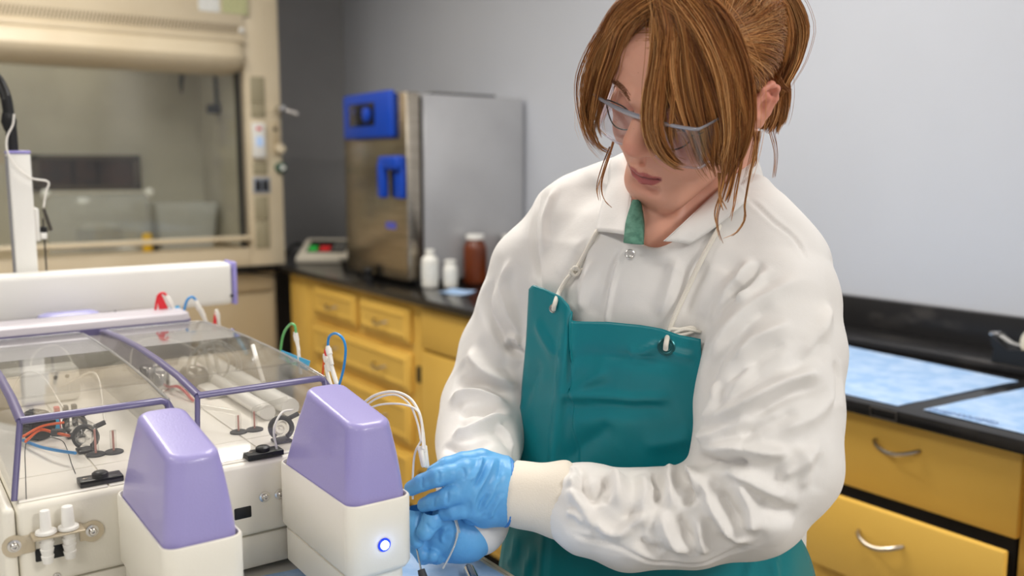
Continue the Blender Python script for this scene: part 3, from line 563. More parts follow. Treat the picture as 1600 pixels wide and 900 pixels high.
# ---- clear lids
def lid(ya, yb):
    xs = [-1.0195, -1.10, -1.20, -1.30, -1.40, -1.50, -1.528]; zs = [1.1155, 1.1215, 1.1245, 1.125, 1.1225, 1.1175, 1.1135]
    sec = [(-0.983, ZD + 0.0022)] + list(zip(xs, zs)) + [(-1.532, ZD + 0.0022)]
    fl = 0.015
    yy = lambda z, s_: (ya - fl * (1 - (z - ZD) / 0.075)) if s_ < 0 else (yb + fl * (1 - (z - ZD) / 0.075))
    g = G(); T = 0.0028
    for k in range(len(sec) - 1):
        (x0, z0), (x1, z1) = sec[k], sec[k + 1]; d = np.array([x1 - x0, z1 - z0]); nrm = np.array([d[1], -d[0]]); nrm /= np.linalg.norm(nrm) + 1e-9
        if nrm @ np.array([(x0 + 1.27), (z0 - 1.0)]) < 0: nrm = -nrm
        pts = []
        for (x, z) in (sec[k], sec[k + 1]):
            for s_ in (-1, 1): pts.append((x, yy(z, s_), z))
        q = [pts[0], pts[1], pts[3], pts[2]]; q2 = [(x - nrm[0] * T, y, z - nrm[1] * T) for x, y, z in q]
        g.loft([q, q2])
    L = obj('lid', g, m_acryl, dev, ang=18, label='clear hinged lid')
    for s_ in (-1, 1):
        o_ = [(x, yy(z, s_), z) for x, z in sec]; i_ = [(x, yy(z, s_) - s_ * T, z - (0.0006 if z > 1.06 else 0)) for x, z in sec]
        obj('lid_side', G().loft([o_, i_]), m_acryl, L, smooth=False)
    # violet trim: front top edge, left top edge, left front upright
    e = 0.0052
    fl_, fr_ = np.array([xs[0], yy(zs[0], -1), zs[0]]), np.array([xs[0], yy(zs[0], 1), zs[0]])
    def strip(path, w_, h_):
        path = np.asarray(path, float); rings = []
        T_ = np.gradient(path, axis=0)
        for p, t in zip(path, T_):
            t = t / np.linalg.norm(t); up = np.array([0.35, 0, 1.0]) if abs(t[2]) < 0.8 else np.array([1., -0.7, 0]); s2 = np.cross(t, up); s2 /= np.linalg.norm(s2); up = np.cross(s2, t)
            rings.append([p + s2 * w_ * math.cos(a) + up * h_ * math.sin(a) for a in np.linspace(0, 2 * math.pi, 10, endpoint=False)])
        return G().loft(rings)
    obj('lid_trim', strip([fl_ + [0, 0, 0], fl_ * .66 + fr_ * .34, fl_ * .34 + fr_ * .66, fr_ - [0, 0.008, 0], fr_ - [0.001, 0.002, 0.003], fr_ + [0.003, 0.001, -0.012]], e, 0.0034), m_purple_t, L)
    obj('lid_trim', strip([(x, yy(z, -1) + 0.001, z) for x, z in zip(xs, zs)], e, 0.0034), m_purple_t, L)
    bl = np.array([sec[0][0], yy(sec[0][1], -1), sec[0][1]])
    obj('lid_trim', strip([fl_, fl_ * .66 + bl * .34, fl_ * .3 + bl * .7, bl], 0.0030, 0.0030), m_purple_t, L)
    m_edge = clear_mat('bright_edge', (0.82, 0.82, 0.84), 1.7, 0.05, 0.25)
    obj('lid_edge', strip([(x, yy(z, 1), z) for x, z in zip(xs, zs)], 0.0018, 0.0018), m_edge, L)
    obj('lid_edge', strip([(xs[-1], ya + 0.001, zs[-1] + 0.001), (xs[-1], (ya + yb) / 2, zs[-1] + 0.001), (xs[-1], yb, zs[-1] + 0.001)], 0.002, 0.002), m_edge, L)
lid(0.111, 0.256); lid(0.2885, 0.4415)
# rear housing
g = G(); x0, x1 = -1.625, -1.542
obj('rear_housing', G().loft([rring(-1.5835, 0.2575, 0.0415, 0.1765, 0.02, z, 6) for z in (0.917, 1.118)] + [rring(-1.5835, 0.2575, 0.0395, 0.1745, 0.019, 1.127, 6), rring(-1.5835, 0.2575, 0.034, 0.169, 0.016, 1.130, 6)]), mat('grey_lilac', srgb(196, 190, 196), 0.35, bump=(300, .03)), dev)
obj('rear_trim', G().loft([rring(-1.5835, 0.2575, 0.0425, 0.1775, 0.02, z, 6) for z in (1.106, 1.117)]), m_purple_t, dev)
# ---- things under the lids
zd = lambda u, v, z=ZD + 0.0015: on(u, v, 'z', z)
def grommet(u, v, h, bend=None):
    c = zd(u, v); gr = obj('grommet', G().lathe([(0.0105, 0), (0.0105, 0.0015), (0.0085, 0.0026), (0.0042, 0.0026)], c, n=24), m_rubber, dev)
    path = [c + [0, 0, 0.001], c + [0, 0, h * 0.5], c + [0, 0, h]]
    if bend is not None: path += [c + np.array(bend) * 0.15 + [0, 0, h + 0.003], c + np.array(bend) + [0, 0, h + 0.004]]
    obj('glass_post', G().tube(spline(path, 16), 0.0036, 10), m_acryl, gr); obj('inner_tube', G().tube([c + [0, 0, 0.001], c + [0, 0, h]], 0.0012, 6), mat('pink_tube', srgb(214, 150, 140), 0.4, bump=(90, .02)), gr)
grommet(150, 711, 0.030, (-0.05, -0.01, 0.0)); grommet(178, 707, 0.026); grommet(373, 676, 0.022, (-0.055, -0.03, 0.0)); grommet(398, 672, 0.024, (-0.02, 0.05, 0.0))
def latch(u, v):
    c = zd(u, v); l_ = obj('latch', G().box(c[0] - 0.0105, c[0] + 0.0105, c[1] - 0.021, c[1] + 0.021, c[2], c[2] + 0.0062, 0.0008), m_blackp, dev)
    obj('latch_knob', G().lathe([(0.008, 0.0062), (0.008, 0.010), (0.006, 0.0115), (0, 0.012)], c, n=18), m_blackp, l_); obj('latch_screw', G().lathe([(0.0026, 0.0062), (0.0026, 0.0068), (0, 0.007)], c + [0, -0.0145, 0], n=10), m_chrome, l_)
latch(157, 753); latch(411, 712)
def clampring(u, v, s_=1.0):
    c = zd(u, v) + [0, 0, 0.017 * s_]; r = 0.0125 * s_
    cl_ = obj('ring_clamp', G().tube(arc(c, r, math.radians(-60), math.radians(240), 20, (0.45, 0.9, 0), (0, 0, 1)), 0.0030 * s_, 8), m_rubber, dev)
    obj('glass_joint', G().lathe([(0.005, -0.02), (0.005, -0.008), (0.0102 * s_, -0.004), (0.0102 * s_, 0.004), (0.005, 0.008), (0.005, 0.02)], c, (0.9, -0.45, 0.1), 20), m_acryl, cl_)
    obj('clamp_foot', G().box(c[0] - 0.010, c[0] + 0.010, c[1] - 0.010, c[1] + 0.010, ZD + 0.0016, ZD + 0.005, 0.001), m_blackp, cl_); obj('clamp_screw', G().tube([c + [0, 0.010, 0.010], c + [0, 0.022, 0.014]], 0.003, 8), m_rubber, cl_)
clampring(135, 705, 1.0); clampring(118, 682, 0.95); clampring(440, 690, 1.0)
obj('orange_line', G().tube(spline([zd(40, 690, 1.055), zd(62, 672, 1.06), zd(85, 676, 1.06), zd(108, 681, 1.06)], 20), 0.0018, 6), m_orange, dev)
obj('orange_line', G().tube(spline([zd(36, 682, 1.06), zd(66, 666, 1.064), zd(100, 660, 1.064)], 20), 0.0016, 6), m_orange, dev)
obj('blue_line', G().tube(spline([zd(36, 688, 1.05), zd(62, 698, 1.052), zd(90, 704, 1.056), zd(118, 708, 1.058)], 20), 0.0018, 6), m_btub, dev)
obj('line_sleeve', G().tube([zd(82, 676, 1.06), zd(100, 676, 1.06)], 0.005, 8), m_rubber, dev)
# pump block under the left lid
a = zd(22, 628); b = zd(134, 606)
pm = obj('pump_block', G().box(-1.42, -1.375, 0.122, 0.228, ZD + 0.0015, 1.094, 0.008, 3), m_white, dev)
for y in (0.196, 0.211): obj('block_port', G().lathe([(0.0028, 0), (0.0028, 0.001), (0, 0.001)], (-1.375, y, 1.081), (1, 0, 0), 12), m_rubber, pm)
g = G().lathe([(0.0, 0), (0.0165, 0), (0.0175, 0.003), (0.0175, 0.022), (0.0165, 0.025), (0, 0.025)], (-1.215, 0.142, 1.062), (0.85, 0.5, 0), 26)
obj('motor_cap', g, m_blackp, dev)
g = G()
for k in range(26):
    t = 2 * math.pi * k / 26; e1 = np.array([0.5, -0.85, 0]); c = np.array([-1.215, 0.142, 1.062]) + 0.0178 * (math.cos(t) * e1 + math.sin(t) * np.array([0, 0, 1.])); d = np.array([0.85, 0.5, 0]) / 0.986
    g.tube([c + d * 0.004, c + d * 0.021], 0.0008, 4)
stuff(obj('knurling', g, m_rubber, dev))
obj('motor_body', G().tube([(-1.215, 0.142, 1.062), (-1.25, 0.121, 1.062)], 0.013, 16), m_white, dev)
for (y, m_) in ((0.176, m_red), (0.186, m_rubber), (0.196, m_rubber)): obj('valve_tab', G().box(-1.245, -1.235, y - 0.003, y + 0.003, ZD + 0.0015, 1.072, 0.001), m_, dev)
obj('valve_body', G().lathe([(0.011, 0), (0.011, 0.012), (0.007, 0.016)], (-1.24, 0.168, ZD + 0.0015), n=18), m_flag, dev)
for pts in (((-1.38, 0.14, 1.06), (-1.33, 0.15, 1.10), (-1.27, 0.165, 1.108), (-1.22, 0.18, 1.075)), ((-1.44, 0.17, 1.05), (-1.44, 0.18, 1.105), (-1.43, 0.215, 1.112), (-1.40, 0.235, 1.06)), ((-1.36, 0.20, 1.07), (-1.28, 0.23, 1.10), (-1.18, 0.22, 1.06))):
    obj('tube_loop', G().tube(spline(pts, 30), 0.0014, 6), m_tub_w, dev)
# metal knobs between the lids
for (x, y, h) in ((-1.43, 0.332, 0.024), (-1.365, 0.334, 0.026)):
    kb = obj('metal_knob', G().lathe([(0.018, 0), (0.018, 0.003), (0.0125, 0.0035), (0.0125, h), (0.011, h + 0.002), (0, h + 0.002)], (x, y, ZD + 0.0015), n=26), m_chrome, dev)
    obj('knob_pin', G().tube([(x, y + 0.004, ZD + h), (x + 0.004, y + 0.018, ZD + h + 0.006)], 0.0022, 8), m_chrome, kb)
# coil reactor, motors and rails under the right lid
cc = on(335, 566, 'x', -1.33)
for k, rr in enumerate((0.038, 0.034, 0.024)):
    obj('glass_coil', G().tube(arc((-1.33 - 0.006 * k, cc[1], 1.078), rr, 0, 2 * math.pi, 40, (0.2, 0.98, 0), (0, 0, 1))[:-1], 0.0018, 6, closed=True), m_tub_c, dev)
obj('coil_stem', G().tube(spline([(-1.33, cc[1] - 0.006, ZD + 0.002), (-1.34, cc[1] - 0.005, 1.08), (-1.352, cc[1] - 0.012, 1.116)], 14), 0.0034, 8), m_tub_c, dev); obj('coil_stem', G().tube([(-1.33, cc[1] + 0.010, ZD + 0.002), (-1.35, cc[1] + 0.003, 1.116)], 0.0028, 8), m_tub_c, dev)
obj('coil_motor', G().lathe([(0.017, 0), (0.018, 0.004), (0.018, 0.026), (0.013, 0.032), (0, 0.033)], (-1.36, cc[1] - 0.032, 1.062), (0.9, 0.4, 0), 24), mat('grey_motor', srgb(150, 146, 140), 0.3, 0.6, bump=(90, .03)), dev)
obj('coil_base', G().box(-1.40, -1.27, cc[1] - 0.028, cc[1] + 0.03, ZD + 0.0016, ZD + 0.012, 0.004), m_white, dev)
obj('red_clip', G().box(-1.36, -1.345, cc[1] - 0.026, cc[1] - 0.014, ZD + 0.012, ZD + 0.034, 0.002), m_red, dev); obj('black_clip', G().box(-1.25, -1.235, cc[1] + 0.012, cc[1] + 0.028, ZD + 0.0016, ZD + 0.010, 0.002), m_blackp, dev)
obj('red_line', G().tube(spline([(-1.37, cc[1] - 0.06, ZD + 0.004), (-1.32, cc[1] - 0.055, ZD + 0.014), (-1.27, cc[1] - 0.05, ZD + 0.004)], 16), 0.0022, 6), m_red, dev)
for y, r in ((0.405, 0.010), (0.436, 0.012)): obj('guide_rail', G().tube([(-1.50, y, ZD + 0.002 + r), (-1.12, y, ZD + 0.002 + r)], r, 14), m_white, dev)
obj('white_rod', G().tube([on(395, 540, 'y', 0.41), on(412, 598, 'y', 0.40)], 0.003, 8), m_tub_w, dev)
obj('tube_loop', G().tube(spline([zd(433, 705, 1.048), zd(428, 672, 1.075), zd(440, 645, 1.09), zd(458, 640, 1.085)], 24), 0.0013, 6), m_tub_w, dev)
obj('tube_loop', G().tube(spline([(-1.45, 0.31, 1.05), (-1.44, 0.315, 1.10), (-1.43, 0.35, 1.112), (-1.40, 0.40, 1.09), (-1.38, 0.42, 1.05)], 30), 0.0013, 6), m_tub_w, dev)

# ================================================================== AUTOSAMPLER ARM
xs_ = -1.70
aut = thing('autosampler', 'white autosampler with a long horizontal beam and upright post behind the instrument', 'autosampler', (-1.74, 0.16, TB))
obj('beam', G().box(xs_ - 0.055, xs_, -0.25, 0.556, 1.1125, 1.1925, 0.010, 4), m_white, aut)
obj('end_cap', G().box(xs_ - 0.056, xs_ + 0.001, 0.5562, 0.5645, 1.1115, 1.1935, 0.004, 3), m_lilac_t, aut, label='lilac end cap')
obj('cap_screw', G().lathe([(0.003, 0), (0.003, 0.0015), (0, 0.002)], on(362, 462, 'x', xs_ + 0.0005), (1, 0, 0), 10), m_rubber, aut)
obj('cap_screw', G().lathe([(0.002, 0), (0.002, 0.0012), (0, 0.0014)], on(180, 487, 'x', xs_), (1, 0, 0), 10), m_rubber, aut)
for y in (-0.18, 0.15): obj('support', G().box(xs_ - 0.048, xs_ - 0.008, y - 0.03, y + 0.03, TB + 0.0005, 1.1128, 0.004), m_white, aut)
xp = -1.765; a = on(13, 240, 'x', xp); b = on(48, 400, 'x', xp)
yp0, yp1 = 0.203, 0.2365; zt = on(25, 240, 'x', xp)[2]
obj('post', G().box(xp - 0.045, xp, yp0, yp1, 1.0, zt, 0.003, 3), m_white, aut); obj('post_cap', G().box(xp - 0.046, xp + 0.001, yp0 - 0.001, yp1 + 0.001, zt, zt + 0.005, 0.002), m_lilac_t, aut, label='lilac cap on the upright post')
obj('post_strip', G().box(xp - 0.03, xp - 0.012, yp0 - 0.0025, yp0, 1.0, zt - 0.004, 0.001), mat('grey_strip', srgb(150, 150, 156), 0.4, bump=(90, .03)), aut)
a = on(52, 325, 'x', xp - 0.01); b = on(58, 377, 'x', xp - 0.01)
ca = obj('needle_carriage', G().box(xp - 0.03, xp - 0.006, yp1, a[1] + 0.008, b[2], a[2], 0.003), m_white, aut)
a = on(69, 368, 'x', xp - 0.01); obj('needle_holder', G().box(a[0] - 0.01, a[0] + 0.006, yp1 + 0.008, a[1] + 0.004, a[2] - 0.006, a[2] + 0.006, 0.002), m_white, ca)
nd = a; obj('needle', G().tube([nd + [0, 0, 0.03], nd + [0, 0, -0.075]], 0.0014, 8), mat('needle_steel', srgb(90, 86, 82), 0.3, 1.0, bump=(90, .02)), ca); obj('needle_nut', G().lathe([(0.006, 0.005), (0.006, 0.014), (0.004, 0.016)], nd, n=10), m_blackp, ca)
obj('needle_sleeve', G().tube([on(68, 326, 'x', xp - 0.01), on(80, 360, 'x', xp - 0.01)], 0.003, 8), mat('smoke_sleeve', srgb(70, 66, 60), 0.3, bump=(90, .02)), ca)
pts = [on(u, v, 'x', xp + 0.008) for u, v in ((22, 178), (20, 195), (11, 215), (12, 238), (25, 260), (48, 278), (75, 284), (72, 300), (68, 324))]
obj('sample_tube', G().tube(spline(pts, 60), 0.0016, 6), m_tub_w, aut)
pts = [on(u, v, 'x', xp - 0.02) for u, v in ((-14, 112), (0, 130), (9, 152), (14, 180), (18, 208), (20, 237))]
hp = spline(pts, 60); obj('black_hose', G().tube(hp, [0.0085 + 0.0009 * (i % 2) for i in range(len(hp))], 10), m_blackp, aut)
c = on(14, 190, 'x', xp - 0.02); obj('hose_joint', G().tube([c + [0, -0.001, 0.015], c, c + [0, 0.001, -0.015]], [0.009, 0.0125, 0.009], 12), m_blackp, aut)
# small things between the instrument and the beam
dm = thing('lilac_cover', 'translucent lilac rounded cover behind the instrument below the white beam', 'cover', (-1.65, 0.24, TB))
obj('dome', G().loft([rring(-1.652, 0.262, 0.022, 0.05, 0.018, z, 6) for z in (TB + 0.0005, 1.118)] + [rring(-1.652, 0.262, 0.019, 0.046, 0.016, 1.128, 6), rring(-1.652, 0.262, 0.010, 0.036, 0.009, 1.132, 6)]), mat('lilac_clear', srgb(186, 184, 232), 0.2, trans=0.3, ior=1.2, bump=(60, .03)), dm)

# ================================================================== TUBING LINES WITH CONNECTORS AND FLAGS
def line(label, paths, conns=(), flags=(), plane=('y', 0.47), name='tubing_line'):
    f = lambda p: on(p[0], p[1], plane[0], plane[1] + (p[2] if len(p) > 2 else 0))
    base_ = f(paths[0][0][0]); t = thing(name, label, 'tubing', tuple(base_), 'tubing ends round the instrument')
    for pts, m_, r in paths: obj('tube', G().tube(spline([f(p) for p in pts], 36), r, 8), m_, t)
    for p, q, r in conns:
        a, b = f(p), f(q); d = b - a
        obj('connector', G().tube([a, a + d * .12, a + d * .13, a + d * .45, a + d * .47, a + d], [r * .7, r * .75, r, r, r * .75, r * .6], 12), m_tub_w, t)
    for pts, m_ in flags:
        P_ = [f(p) for p in pts]; nrm = np.array([0.3, -0.3, 0.05]) * 0.004
        obj('flag', G().loft([P_, [p + nrm for p in P_]]), m_, t, smooth=False)
    return t
line('red tubing loop with a red flag and pale blue flag behind the right lid', [([(243, 512), (243, 485), (247, 463), (255, 458), (262, 464)], m_red, 0.0022), ([(258, 462), (270, 480), (283, 505)], m_tub_w, 0.003)],
     [((260, 462), (276, 490), 0.004)], [(((245, 462), (252, 459), (263, 482), (250, 487)), m_red), (((247, 489), (279, 477), (285, 487), (252, 499)), m_flag)], ('x', -1.60))
line('blue tubing loop with two white connectors behind the lid below the beam', [([(286, 512), (287, 490), (292, 470), (300, 464), (307, 470)], m_btub, 0.0022), ([(306, 470), (318, 495), (328, 516)], m_tub_w, 0.003)], [((304, 469), (320, 500), 0.0045), ((311, 478), (328, 515), 0.004)], (), ('x', -1.60))
line('short red and white capped tubing behind the right lid', [([(335, 518), (336, 500), (338, 488)], m_red, 0.003), ([(338, 484), (341, 498), (343, 518)], m_tub_w, 0.003)], [((338, 485), (343, 512), 0.0045)], (), ('x', -1.60))
line('purple and blue tipped tubing end at the back right corner of the right lid', [([(362, 517), (372, 530), (385, 552)], m_flag, 0.0032), ([(362, 516), (366, 522)], m_purple_t, 0.004)], (), (), ('y', 0.462))
line('green tubing loop with white connector and large blue flag right of the instrument', [([(437, 560), (442, 525), (452, 508), (460, 508), (463, 522)], m_green, 0.0018), ([(463, 520), (466, 545), (470, 585)], m_tub_w, 0.0024)], [((461, 519), (467, 548), 0.0036)], [(((440, 547), (485, 564), (481, 579), (436, 560)), m_flag)], ('y', 0.468))
line('blue tubing loop with red tip and white connectors beside the lilac module', [([(512, 545), (514, 527), (524, 521), (535, 528), (540, 545), (537, 575), (529, 605)], m_btub, 0.0017), ([(508, 548), (505, 575), (503, 600)], m_orange, 0.0016), ([(514, 560), (520, 580), (528, 606)], m_tub_w, 0.003), ([(509, 570), (512, 585), (518, 606)], m_tub_w, 0.0026)], [((512, 541), (519, 570), 0.0040), ((507, 553), (514, 580), 0.0034)], [(((507, 545), (511, 545), (512, 556), (508, 556)), m_red)], ('y', 0.468))
# white lines the person is holding
def vline(label, name, paths, parts=()):
    t = thing(name, label, 'tubing', tuple(PX(*paths[0][0][-1])), 'tubing ends round the instrument')
    for pts, m_, r in paths: obj('tube', G().tube(spline([PX(*p) for p in pts], 44), r, 8), m_, t)
    for p, q, r in parts:
        a, b = PX(*p), PX(*q); d = b - a; obj('connector', G().tube([a, a + d * .05, a + d * .92, a + d], [r * .8, r, r, r * .7], 12), m_tub_w, t)
    return t
vline('white tubing lines arching from the instrument to the blue gloved fingers', 'tubing_line',
      [([(560, 636, 1.06), (585, 618, 1.04), (615, 612, 1.02), (640, 622, 1.0), (655, 645, .985), (661, 675, .97), (664, 706, .96)], m_tub_w, 0.0016), ([(568, 642, 1.06), (595, 632, 1.03), (630, 632, 1.0), (655, 645, .98), (660, 680, .965), (661, 702, .955)], m_tub_w, 0.0012), ([(566, 638, 1.06), (590, 622, 1.04), (618, 617, 1.02), (640, 632, 1.0), (652, 660, .985), (658, 690, .97)], m_tub_w, 0.0012)],
      [((656, 697, .962), (663, 730, .955), 0.0032), ((663, 696, .965), (667, 731, .958), 0.0030)])
vline('single thin white tubing running down behind the index finger beside the lilac module', 'tubing_line', [([(657, 690, .97), (648, 710, .965), (645, 745, .96), (645, 780, .955)], m_tub_w, 0.0012)])
vline('thin white tubing ends hanging below the gloved fingers over the blue pad', 'tubing_line', [([(708, 806, .955), (713, 826, .955), (712, 846, .95), (703, 868, .95), (692, 888, .95)], m_tub_c, 0.0011), ([(711, 806, .955), (717, 828, .955), (721, 850, .955), (722, 858, .955)], m_tub_c, 0.0012), ([(709, 806, .95), (715, 830, .95), (711, 850, .95)], m_tub_c, 0.0011)])
nl = thing('steel_needle', 'thin steel needle with a grey hub standing from the right gloved hand to the pad', 'needle', tuple(PX(659, 893, .93)))
obj('shaft', G().tube([PX(651, 856, .945), PX(656, 880, .935), PX(658, 892, .93)], 0.0011, 8), m_chrome, nl); obj('hub', G().tube([PX(658, 890, .93), PX(662, 905, .925)], [0.004, 0.005], 12), m_rubber, nl)
c = on(737, 897, 'z', TB + 0.008); cy_ = thing('steel_cylinder', 'small steel cylinder lying on the blue pad below the hands', 'cylinder', (c[0], c[1], TB + 0.0035))
obj('barrel', G().tube([c + [-0.012, 0.004, -0.0], c + [0.018, -0.007, -0.0]], 0.0062, 18), m_chrome, cy_); obj('end_plug', G().tube([c + [-0.0125, 0.0042, 0], c + [-0.016, 0.0054, 0]], 0.0045, 14), m_rubber, cy_)
# ================================================================== PERSON
# implicit-surface modelling: primitives are blended on a voxel grid and meshed with surface nets.
# body frame "V": r = right of the picture, f = away from the camera, z = up (a plain rotation of the world about z)
def toW(P): P = np.asarray(P, float); return P[..., :1] * RV + P[..., 1:2] * FV + P[..., 2:3] * ZV
def toV(P): P = np.asarray(P, float); return np.stack([P @ RV, P @ FV, P[..., 2]], -1)
def VX(u, v, d): return toV(PX(u, v, d))
def proj(P):
    q = np.asarray(P, float) - CAM; r = q @ RV; f = q @ FV; z = q[..., 2]; dc = f * cp - z * sp; up = f * sp + z * cp
    return 800 + FPX * r / dc, 450 - FPX * up / dc, f
class Field:
    def __init__(s, lo, hi, h):
        s.lo = np.asarray(lo, float); s.h = h; s.n = np.ceil((np.asarray(hi) - s.lo) / h).astype(int) + 1
        s.ax = [(s.lo[i] + h * np.arange(s.n[i])).astype(np.float32) for i in range(3)]; s.D = np.full(tuple(s.n), 1.0, np.float32)
    def win(s, lo, hi):
        a = np.clip(np.floor((np.asarray(lo) - s.lo) / s.h).astype(int), 0, s.n); b = np.clip(np.ceil((np.asarray(hi) - s.lo) / s.h).astype(int) + 1, 0, s.n)
        sl = tuple(slice(a[i], b[i]) for i in range(3))
        return sl, s.ax[0][sl[0]][:, None, None], s.ax[1][sl[1]][None, :, None], s.ax[2][sl[2]][None, None, :]
    def put(s, sl, d, k, op):
        D = s.D[sl]
        if D.size == 0: return
        if op == 'add':
            s.D[sl] = np.minimum(D, d) - (np.maximum(k - np.abs(D - d), 0) ** 2 / (4 * k) if k > 0 else 0)
        else:
            e = -d; s.D[sl] = np.maximum(D, e) + (np.maximum(k - np.abs(D - e), 0) ** 2 / (4 * k) if k > 0 else 0)
    def cone(s, a, b, ra, rb, k=0.01, op='add'):
        a = np.asarray(a, float); b = np.asarray(b, float); m = max(ra, rb) + k + 2 * s.h + 0.004
        sl, X, Y, Z = s.win(np.minimum(a, b) - m, np.maximum(a, b) + m); d = b - a; L = d @ d + 1e-12
        t = np.clip(((X - a[0]) * d[0] + (Y - a[1]) * d[1] + (Z - a[2]) * d[2]) / L, 0, 1)
        q = np.sqrt((X - a[0] - t * d[0]) ** 2 + (Y - a[1] - t * d[1]) ** 2 + (Z - a[2] - t * d[2]) ** 2) - (ra + (rb - ra) * t)
        s.put(sl, q.astype(np.float32), k, op); return s
    def chain(s, pts, k=0.01, k0=None, op='add'):
        """pts: list of (point, radius)"""
        for i in range(len(pts) - 1): s.cone(pts[i][0], pts[i + 1][0], pts[i][1], pts[i + 1][1], (k0 if (k0 is not None and i == 0) else k), op)
        return s
    def ell(s, c, rad, k=0.01, R=None, op='add'):
        c = np.asarray(c, float); rad = np.asarray(rad, float); m = max(rad) + k + 2 * s.h + 0.004
        sl, X, Y, Z = s.win(c - m, c + m); P = [X - c[0], Y - c[1], Z - c[2]]
        if R is not None: P = [P[0] * R[0][j] + P[1] * R[1][j] + P[2] * R[2][j] for j in range(3)]
        k0 = np.sqrt((P[0] / rad[0]) ** 2 + (P[1] / rad[1]) ** 2 + (P[2] / rad[2]) ** 2); k1 = np.sqrt((P[0] / rad[0] ** 2) ** 2 + (P[1] / rad[1] ** 2) ** 2 + (P[2] / rad[2] ** 2) ** 2)
        s.put(sl, (k0 * (k0 - 1) / (k1 + 1e-9)).astype(np.float32), k, op); return s
    def fn(s, f, lo, hi, k=0.01, op='add'):
        sl, X, Y, Z = s.win(lo, hi); s.put(sl, f(X, Y, Z).astype(np.float32), k, op); return s
    def sample(s, P):
        q = (np.asarray(P) - s.lo) / s.h; q = np.clip(q, 0, np.array(s.n) - 1.001); i = q.astype(int); t = q - i; r = 0
        for dx in (0, 1):
            for dy in (0, 1):
                for dz in (0, 1):
                    w = (t[..., 0] if dx else 1 - t[..., 0]) * (t[..., 1] if dy else 1 - t[..., 1]) * (t[..., 2] if dz else 1 - t[..., 2])
                    r = r + w * s.D[i[..., 0] + dx, i[..., 1] + dy, i[..., 2] + dz]
        return r
    def mesh(s):
        D = s.D; S = D < 0; n = np.array(D.shape) - 1
        cnt = np.zeros(tuple(n), np.int8)
        for dx in (0, 1):
            for dy in (0, 1):
                for dz in (0, 1): cnt += S[dx:dx + n[0], dy:dy + n[1], dz:dz + n[2]]
        I = np.argwhere((cnt > 0) & (cnt < 8)); idx = np.full(tuple(n), -1, np.int64); idx[tuple(I.T)] = np.arange(len(I))
        acc = np.zeros((len(I), 3)); w = np.zeros(len(I))
        for ax in range(3):
            o = [q for q in range(3) if q != ax]
            for e1 in (0, 1):
                for e2 in (0, 1):
                    A = I.copy(); A[:, o[0]] += e1; A[:, o[1]] += e2; B = A.copy(); B[:, ax] += 1
                    da = D[tuple(A.T)]; db = D[tuple(B.T)]; m = (da < 0) != (db < 0); t = np.zeros(len(I)); t[m] = da[m] / (da[m] - db[m])
                    p = A.astype(float); p[:, ax] += t; acc[m] += p[m]; w[m] += 1
        V = s.lo + s.h * acc / w[:, None]; Q = []
        for ax in range(3):
            o1, o2 = (ax + 1) % 3, (ax + 2) % 3; sa = [slice(None)] * 3; sb = [slice(None)] * 3; sa[ax] = slice(0, -1); sb[ax] = slice(1, None)
            E = np.argwhere(S[tuple(sa)] != S[tuple(sb)]); E = E[(E[:, o1] > 0) & (E[:, o2] > 0) & (E[:, o1] < n[o1]) & (E[:, o2] < n[o2])]
            if len(E) == 0: continue
            c = []
            for d1, d2 in ((-1, -1), (0, -1), (0, 0), (-1, 0)): F_ = E.copy(); F_[:, o1] += d1; F_[:, o2] += d2; c.append(idx[tuple(F_.T)])
            q = np.stack(c, 1); flip = ~S[tuple(E.T)]; q[flip] = q[flip][:, ::-1]; Q.append(q)
        Q = np.vstack(Q); return V, Q[(Q >= 0).all(1)]
def vnormals(V, Q):
    fn = np.cross(V[Q[:, 2]] - V[Q[:, 0]], V[Q[:, 3]] - V[Q[:, 1]]); N = np.zeros_like(V)
    for i in range(4): np.add.at(N, Q[:, i], fn)
    return N / (np.linalg.norm(N, axis=1)[:, None] + 1e-12)
def relax(V, Q, it=2, lam=0.5):
    E = np.vstack([Q[:, [0, 1]], Q[:, [1, 2]], Q[:, [2, 3]], Q[:, [3, 0]]]); E = np.vstack([E, E[:, ::-1]])
    deg = np.bincount(E[:, 0], minlength=len(V))[:, None] + 1e-9
    for _ in range(it):
        M_ = np.stack([np.bincount(E[:, 0], V[E[:, 1], i], minlength=len(V)) for i in range(3)], 1) / deg; V = V + lam * (M_ - V)
    return V
def vmesh(name, V, Q, m, parent, colors=None, label=None, smooth=True):
    """V in world coordinates"""
    me = bpy.data.meshes.new(name); off = np.array(PER.location) if parent else np.zeros(3)
    V = np.asarray(V) - off; Q = np.asarray(Q); k = Q.shape[1]
    me.vertices.add(len(V)); me.vertices.foreach_set('co', V.astype(np.float32).ravel())
    me.loops.add(Q.size); me.loops.foreach_set('vertex_index', Q.astype(np.int32).ravel())
    me.polygons.add(len(Q)); me.polygons.foreach_set('loop_start', np.arange(0, Q.size, k, dtype=np.int32))
    try: me.polygons.foreach_set('loop_total', np.full(len(Q), k, np.int32))
    except Exception: pass
    me.polygons.foreach_set('use_smooth', np.ones(len(Q), bool)); me.update(calc_edges=True); me.validate()
    if colors is not None:
        ca = me.color_attributes.new('tint', 'FLOAT_COLOR', 'POINT'); ca.data.foreach_set('color', np.hstack([colors, np.ones((len(colors), 1))]).astype(np.float32).ravel())
    me.materials.append(m); o = bpy.data.objects.new(name, me); COL.objects.link(o)
    if parent: o.parent = parent
    if label: o['label'] = label
    return o
